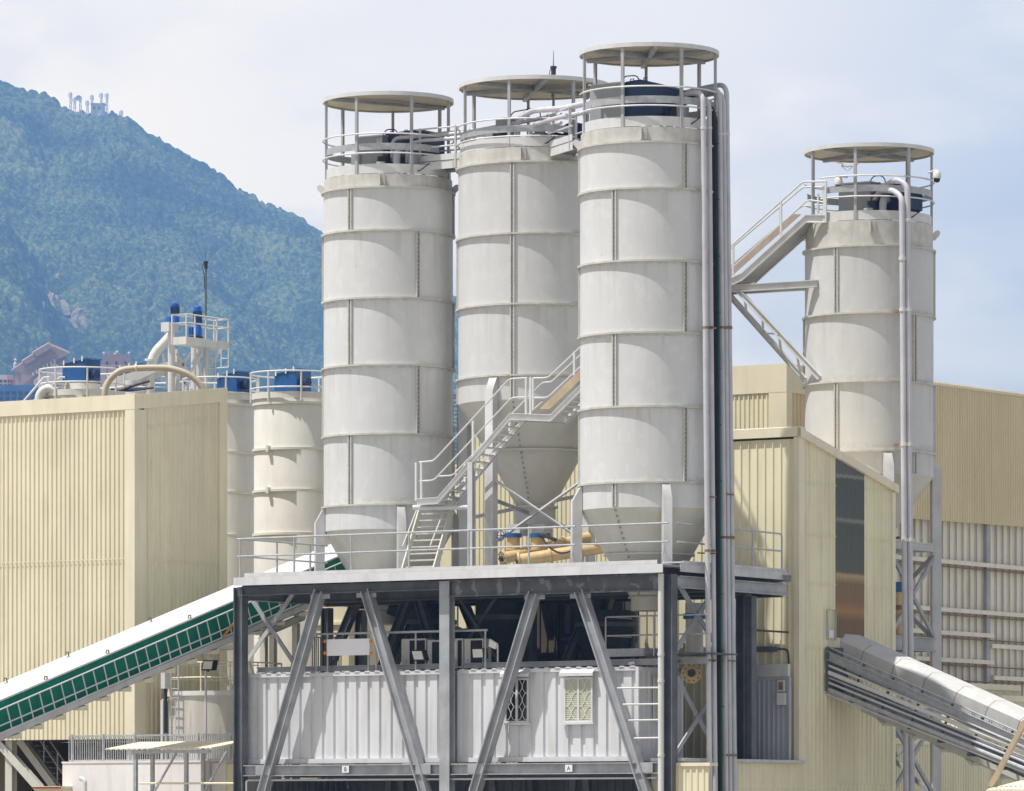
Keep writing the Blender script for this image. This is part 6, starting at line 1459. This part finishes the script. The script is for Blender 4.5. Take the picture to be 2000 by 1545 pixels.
def hill_z(x, y): return float((hill_base(np.array([x]), np.array([y])))[0])
def ray_hill(px, py):
    for y in np.arange(YF, YR+200, 6.0):
        t = D+y; x = (px-1000)*t/F; z = ZC+t*(HOR-py)/F
        if hill_z(x, y) >= z: return x, y, z
    return (px-1000)*(D+YR)/F, YR, ZC+(D+YR)*(HOR-py)/F
# bare rock outcrops on the slope
rock = mat('bare_rock', (.22,.17,.105), .9, 0, .25, .2, .5, 0, bump=.4)
def outcrop(label, blocks, seed):
    vs, fs = [], []; rn = random.Random(seed)
    for px, py, w, h in blocks:
        x, y, z = ray_hill(px, py); s = (D+y)/F; w_, h_ = w*s, h*s; y -= 12
        n = 6; o = len(vs); lay = [(-.9,1.1),(-.35,1.0),(.3,.95),(.75,.8),(.95,.45)]
        jit = [rn.uniform(.6,1.35) for _ in range(n)]; lean = rn.uniform(-.4,.2)
        for (hz, rr) in lay:
            for k in range(n):
                a = 2*math.pi*k/n+rn.uniform(-.15,.15); r = w_*.5*rr*jit[k]*rn.uniform(.8,1.15)
                vs.append((x+lean*hz*w_+r*math.cos(a), y+r*1.1*math.sin(a)+hz*h_*.35, z+h_*.5*hz+rn.uniform(-.04,.04)*h_))
        for l in range(len(lay)-1):
            for k in range(n): fs.append((o+l*n+k, o+l*n+(k+1)%n, o+(l+1)*n+(k+1)%n, o+(l+1)*n+k))
        fs.append(tuple(o+(len(lay)-1)*n+k for k in range(n)))
    return plain('rock_outcrop', vs, fs, rock, label)
outcrop('pale bare cliff of boulders low on the forested mountain', [(98,596,28,50),(112,590,20,24),(108,612,18,44),(84,606,14,30),(130,605,24,36),(150,620,30,36),(168,632,20,26),(145,635,26,22)], 4)
outcrop('small bare rock face above the boulder cliff on the mountain', [(98,534,14,14),(114,544,14,16),(92,545,9,12)], 8)
outcrop('small bare rock face right of the boulder cliff on the mountain', [(224,570,14,22),(234,566,16,10),(196,576,8,10)], 9)

# ---------------------------------------------------------------- radio masts on the ridge
def ridge(px): x = (px-1000)*(D+YR-25)/F; return x, YR-25
def wob(name, label, cat, base, group=None):
    o = bpy.data.objects.new(name, None); COL.objects.link(o); o.location = base; _props(o, label, cat, group, None); BASE[o.name] = Vector(base); return o
def wpart(parent, name, mb, m):
    ms_ = _mesh(name, mb, m, BASE[parent.name]); COL.objects.link(ms_); ms_.parent = parent; BASE[ms_.name] = BASE[parent.name]; return ms_
sc_ = (D+YR-25)/F
for i, (px, y0, y1, lab) in enumerate(((138,180,206,'leftmost lattice radio mast on the ridge'),(146,190,208,'short radio mast with round dish, second from the left on the ridge'),(157,188,210,'radio mast on the ridge just right of the dish mast'),(171,196,216,'shortest radio mast left of the ridge hut'),(180,185,218,'radio mast rising at the left end of the ridge hut'),(198,181,215,'tall lattice radio mast over the middle of the ridge hut'),(209,182,222,'tall lattice radio mast at the right end of the ridge hut'),(237,215,226,'lone small mast to the right of the ridge hut'))):
    x, y = ridge(px); z0, z1 = ZC+(HOR-y1)*sc_-8, ZC+(HOR-y0)*sc_
    t = wob('radio_mast', lab, 'radio mast', (x, y, z0), 'radio masts on the mountain ridge')
    w = 1.1; lat = MB()
    for dx, dy in ((-w,-w),(w,-w),(w,w),(-w,w)): lat.tube((x+dx,y+dy,z0), (x+dx*.5,y+dy*.5,z1), .34, 5)
    n = max(3, int((z1-z0)/3.6))
    for k in range(n):
        f0, f1 = k/n, (k+1)/n; a, b = w*(1-.5*f0), w*(1-.5*f1); s = 1 if k % 2 else -1
        lat.tube((x-a*s,y-a,z0+(z1-z0)*f0), (x+b*s,y-b,z0+(z1-z0)*f1), .22, 4).tube((x-a,y+a*s,z0+(z1-z0)*f0), (x-b,y-b*s,z0+(z1-z0)*f1), .22, 4)
    wpart(t, 'lattice', lat, M['lsteel'])
    an = MB()
    for k in range(3): an.box(x-2.2+1.6*k, x-1.4+1.6*k, y-2.0, y-1.2, z1-5.2-2*(k % 2), z1-1.2-2*(k % 2))
    wpart(t, 'antenna_panel', an, M['white'])
    if i == 1: wpart(t, 'dish', MB().add([(x+4.0+3*math.cos(2*math.pi*k/16), y-2, z1-1.2+3*math.sin(2*math.pi*k/16)) for k in range(16)]+[(x+4.0, y-.6, z1-1.2)], [((k+1)%16, k, 16) for k in range(16)]), M['white'])
x0, y = ridge(178); x1 = ridge(204)[0]; za, zb_ = ZC+(HOR-222)*sc_-9, ZC+(HOR-204)*sc_
t = wob('ridge_hut', 'small flat roofed radio hut on the mountain ridge', 'hut', ((x0+x1)/2, y, za))
wpart(t, 'hut_wall', MB().box(x0, x1, y, y+10, za, zb_), M['creamt']); wpart(t, 'hut_roof', MB().box(x0-.8, x1+.8, y-.8, y+10.8, zb_+.02, zb_+1.4), M['white']); wpart(t, 'hut_window', MB().box(x0+2, x0+4.4, y-.12, y-.02, zb_-5.2, zb_-2.4).box(x0+7.2, x0+9.2, y-.12, y-.02, zb_-5.2, zb_-2.4), M['glass'])

# ---------------------------------------------------------------- far high-rises at the foot
def fp(px, py, y): t = D+y; return ((px-1000)*t/F, y, ZC+t*(HOR-py)/F)
rosy = mat('rosy_masonry', (.42,.30,.26), .8, 0, .08, .3, .25); rosyr = mat('rosy_roof_tiles', (.30,.21,.19), .8, 0, .12, .6, .3); palew = mat('pale_masonry', (.55,.48,.45), .8, 0, .06, .3, .2)
YB = 1900
t = wob('roofed_tower_block', 'rosy high-rise with steep stepped tiled gable roof at the mountain foot', 'building', fp(85, 1610, YB))
pp_ = lambda px, py, dy=0: fp(px, py, YB+dy)
# roof faces: left pitch seen, front gable right
wpart(t, 'block', MB().prism([pp_(30,1590), pp_(142,1590), pp_(142,712), pp_(97,690), pp_(30,725)], (0, 18, 0)), rosy)
rf = MB()
for (a, b, c_, d_, o) in (((22,724),(60,732),(136,690),(94,672),0), ((42,706),(52,712),(100,684),(92,675),-1.2), ((62,690),(72,696),(104,678),(94,671),-2.4)):
    P4 = [pp_(*a, -3+o), pp_(*b, -3+o), pp_(*c_, -3+o), pp_(*d_, -3+o)]; rf.prism(P4, (0, 2.0, .8))
rf.prism([pp_(94,671,-1), pp_(100,672,-1), pp_(146,712,-1), pp_(138,716,-1), pp_(97,682,-1)], (0, 17, 0))
wpart(t, 'tiled_roof', rf, rosyr)
wpart(t, 'gable_wall', MB().prism([pp_(66,742,-4.2), pp_(66,790,-4.2), pp_(124,790,-4.2), pp_(124,720,-4.2), pp_(106,708,-4.2)], (0,1.2,0)), palew)
wd = MB()
for k in range(7):
    a = (62+7*k, 728-4.2*k); wd.prism([pp_(a[0],a[1],-4.6), pp_(a[0]+3,a[1]-2,-4.6), pp_(a[0]+5,a[1]+5,-4.6), pp_(a[0]+2,a[1]+7,-4.6)], (0,.3,0))
wpart(t, 'eaves_fins', wd, palew)
wn = MB()
for r in range(12):
    for k in range(3):
        x_, z_ = pp_(36+9*k, 750+9*r)[0], pp_(0, 752+9*r)[2]; wn.box(x_, x_+1.0, YB-.12, YB-.02, z_-1, z_)
wpart(t, 'windows', wn, M['glass'])
wpart(t, 'roof_ball', MB().lathe(pp_(30,700)[:2], [(0,pp_(0,724)[2]),(.8,pp_(0,724)[2]),(.8,pp_(0,710)[2]),(.3,pp_(0,707)[2]),(.6,pp_(0,703)[2]),(0,pp_(0,699)[2])], 12), palew)
YB2 = 1980
t = wob('domed_tower_block', 'rosy high-rise with three ball finials beside the gabled block', 'building', fp(228, 1610, YB2))
pq = lambda px, py, dy=0: fp(px, py, YB2+dy)
wpart(t, 'block', MB().prism([pq(196,1590), pq(258,1590), pq(258,712), pq(196,712)], (0,10,0)), rosy)
wpart(t, 'crown', MB().prism([pq(200,711.5,.5), pq(256,711.5,.5), pq(256,698,.5), pq(246,698,.5), pq(238,692,.5), pq(216,692,.5), pq(208,698,.5), pq(200,698,.5)], (0,8,0)), rosyr)
for px, y0 in ((203,686), (225,688), (229,684), (252,686)):
    c = pq(px, 690, 2)[:2]; z = pq(0, y0)[2]; r = 3.0*(D+YB2)/F
    wpart(t, 'ball_finial', MB().lathe(c, [(.3*r,z-3*r),(.3*r,z-1.9*r),(.7*r,z-1.7*r),(r,z-r),(.7*r,z-.3*r),(0,z)], 14), palew)
wn = MB()
for r in range(10):
    for k in range(3): x_, z_ = pq(207+18*k,0)[0], pq(0, 706+10*r)[2]; wn.box(x_, x_+1., YB2-.12, YB2-.02, z_-1.1, z_)
wpart(t, 'windows', wn, M['glass'])
def slab(label, px0, px1, ytop, y, m, glassm, name='high_rise', rows=14, cols=4):
    a, b = fp(px0, 1600, y), fp(px1, ytop, y)
    t = wob(name, label, 'building', ((a[0]+b[0])/2, y, 0)); wpart(t, 'block', MB().box(a[0], b[0], y, y+12, 0, b[2]), m)
    wn = MB(); w = (b[0]-a[0])/cols
    for r in range(rows):
        for k in range(cols): wn.box(a[0]+w*(k+.18), a[0]+w*(k+.82), y-.12, y-.02, b[2]-2.0-1.8*r-1.1, b[2]-2.0-1.8*r)
    wpart(t, 'windows', wn, glassm); return t
bluew = mat('blue_curtain_wall', (.05,.13,.30), .3, 0, .2, .4); 
slab('blue glazed office block at the far left behind the tower parapet', -30, 122, 752, 1500, bluew, M['navy'], rows=8, cols=12)
slab('pale high-rise at the far left edge beyond the blue office block', -10, 14, 732, 1930, palew, M['glass'], cols=3)
slab('small rosy block between the pale high-rise and the gabled block', 14, 25, 732, 1925, mat('pink_masonry', (.50,.25,.24), .8), M['glass'], cols=2)
slab('pale slab block half hidden behind the gabled block', 138, 170, 712, 2060, palew, M['glass'], cols=4)

# ---------------------------------------------------------------- haze
HX0, HX1, HY0, HY1, HZ0, HZ1 = -1400, 900, -170, 5600, -1, 950
hz = plain('haze', [(HX0,HY0,HZ0),(HX1,HY0,HZ0),(HX1,HY1,HZ0),(HX0,HY1,HZ0),(HX0,HY0,HZ1),(HX1,HY0,HZ1),(HX1,HY1,HZ1),(HX0,HY1,HZ1)],
   [(3,2,1,0),(4,5,6,7),(0,1,5,4),(1,2,6,5),(2,3,7,6),(3,0,4,7)], None or bpy.data.materials.new('haze_air'), 'pale blue summer haze', 'stuff')
hm = hz.data.materials[0]; hm.use_nodes = True; hm.node_tree.nodes.clear()
pv = hm.node_tree.nodes.new('ShaderNodeVolumePrincipled'); ho = hm.node_tree.nodes.new('ShaderNodeOutputMaterial'); hm.node_tree.links.new(pv.outputs[0], ho.inputs['Volume'])
pv.inputs['Color'].default_value = (.27,.52,1.0,1); pv.inputs['Density'].default_value = HAZE; pv.inputs['Anisotropy'].default_value = .0

# ---------------------------------------------------------------- sky and sun
EL, AZ = math.radians(67.5), math.radians(70)       # sun height; degrees left of the direction from the plant to the camera
sd = Vector((-math.sin(AZ)*math.cos(EL), -math.cos(AZ)*math.cos(EL), math.sin(EL)))
w = bpy.data.worlds.new('World'); SC.world = w; w.use_nodes = True; nt = w.node_tree; N = nt.nodes; L = nt.links
bg = N['Background']; sky = N.new('ShaderNodeTexSky'); sky.sky_type = 'NISHITA'; sky.sun_disc = False
sky.sun_elevation = EL; sky.sun_rotation = math.atan2(sd.x, sd.y); sky.air_density = 1.2; sky.dust_density = 2.0; sky.ozone_density = 1.5
tc = N.new('ShaderNodeTexCoord'); mp = N.new('ShaderNodeMapping'); mp.inputs['Scale'].default_value = (1, 1, 2.2); L.new(tc.outputs['Generated'], mp.inputs[0])
n1 = N.new('ShaderNodeTexNoise'); n1.inputs['Scale'].default_value = 13.0; n1.inputs['Detail'].default_value = 6; n1.inputs['Roughness'].default_value = .5; L.new(mp.outputs[0], n1.inputs['Vector'])
n2 = N.new('ShaderNodeTexNoise'); n2.inputs['Scale'].default_value = 2.2; n2.inputs['Detail'].default_value = 3; L.new(mp.outputs[0], n2.inputs['Vector'])
sx = N.new('ShaderNodeSeparateXYZ'); L.new(tc.outputs['Generated'], sx.inputs[0])
def mth(op, a, b=None, c=None):
    n = N.new('ShaderNodeMath'); n.operation = op
    for i, s in enumerate((a, b, c)):
        if s is None: continue
        if isinstance(s, (int, float)): n.inputs[i].default_value = s
        else: L.new(s, n.inputs[i])
    return n.outputs[0]
def mr(v, a, b, lo=0, hi=1, smooth=True):
    n = N.new('ShaderNodeMapRange'); n.interpolation_type = 'SMOOTHSTEP' if smooth else 'LINEAR'
    for k, s in (('From Min',a),('From Max',b),('To Min',lo),('To Max',hi)): n.inputs[k].default_value = s
    L.new(v, n.inputs['Value']); return n.outputs[0]
# cloud cover: thick veil over most of the sky, thinning to blue low on the right
veil = mth('ADD', mr(sx.outputs['X'], .02, .12, .92, .40), mr(sx.outputs['Z'], .09, .16, 0, .45))
wisp = mr(n1.outputs['Fac'], .42, .66)
cov = mth('ADD', mth('MULTIPLY', veil, .85), mth('MULTIPLY', mth('SUBTRACT', wisp, .5), .34)); 
cov = mth('MULTIPLY', cov, mr(sx.outputs['Z'], .3, .9, 1, .6)); cl = N.new('ShaderNodeClamp'); L.new(cov, cl.inputs['Value'])
cc_ = N.new('ShaderNodeMix'); cc_.data_type = 'RGBA'; cw_ = N.new('ShaderNodeMix'); cw_.data_type = 'RGBA'; cw_.inputs[6].default_value = (*CLOUD_N, 1); cw_.inputs[7].default_value = (*CLOUD_B, 1); L.new(mth('MULTIPLY', mr(sx.outputs['Y'], .7, .95), mr(sx.outputs['Z'], .18, .35, 1, 0)), cw_.inputs[0]); L.new(cw_.outputs[2], cc_.inputs[6]); cc_.inputs[7].default_value = (*CLOUD_A, 1)
warm = mth('MULTIPLY', mth('MULTIPLY', mr(sx.outputs['X'], -.12, .0, 1, .1), mr(sx.outputs['Y'], .7, .95)), mr(n1.outputs['Fac'], .44, .58)); L.new(warm, cc_.inputs[0])
mxs = N.new('ShaderNodeMix'); mxs.data_type = 'RGBA'; L.new(cl.outputs[0], mxs.inputs[0]); L.new(sky.outputs[0], mxs.inputs[6]); L.new(cc_.outputs[2], mxs.inputs[7])
L.new(mxs.outputs[2], bg.inputs['Color']); bg.inputs['Strength'].default_value = SKYS
sun = bpy.data.lights.new('sun', 'SUN'); sun.energy = SUN; sun.angle = math.radians(.55); sun.color = (1, .972, .93)
so = bpy.data.objects.new('sun', sun); COL.objects.link(so); so.rotation_euler = sd.to_track_quat('Z', 'Y').to_euler()

cam = bpy.data.cameras.new('camera'); co_ = bpy.data.objects.new('camera', cam); COL.objects.link(co_)
co_.location = (0, -D, ZC); co_.rotation_euler = (math.radians(90), 0, 0)
cam.sensor_fit = 'HORIZONTAL'; cam.sensor_width = 36; cam.lens = F/2000*36; cam.shift_y = (HOR-772.5)/2000; cam.clip_start = 1; cam.clip_end = 20000
SC.camera = co_
SC.view_settings.view_transform = 'Standard'; SC.view_settings.look = 'None'; SC.view_settings.exposure = EXPO; SC.view_settings.gamma = 1
SC.cycles.use_denoising = True; SC.cycles.max_bounces = 8; SC.cycles.diffuse_bounces = 4; SC.cycles.volume_bounces = 1
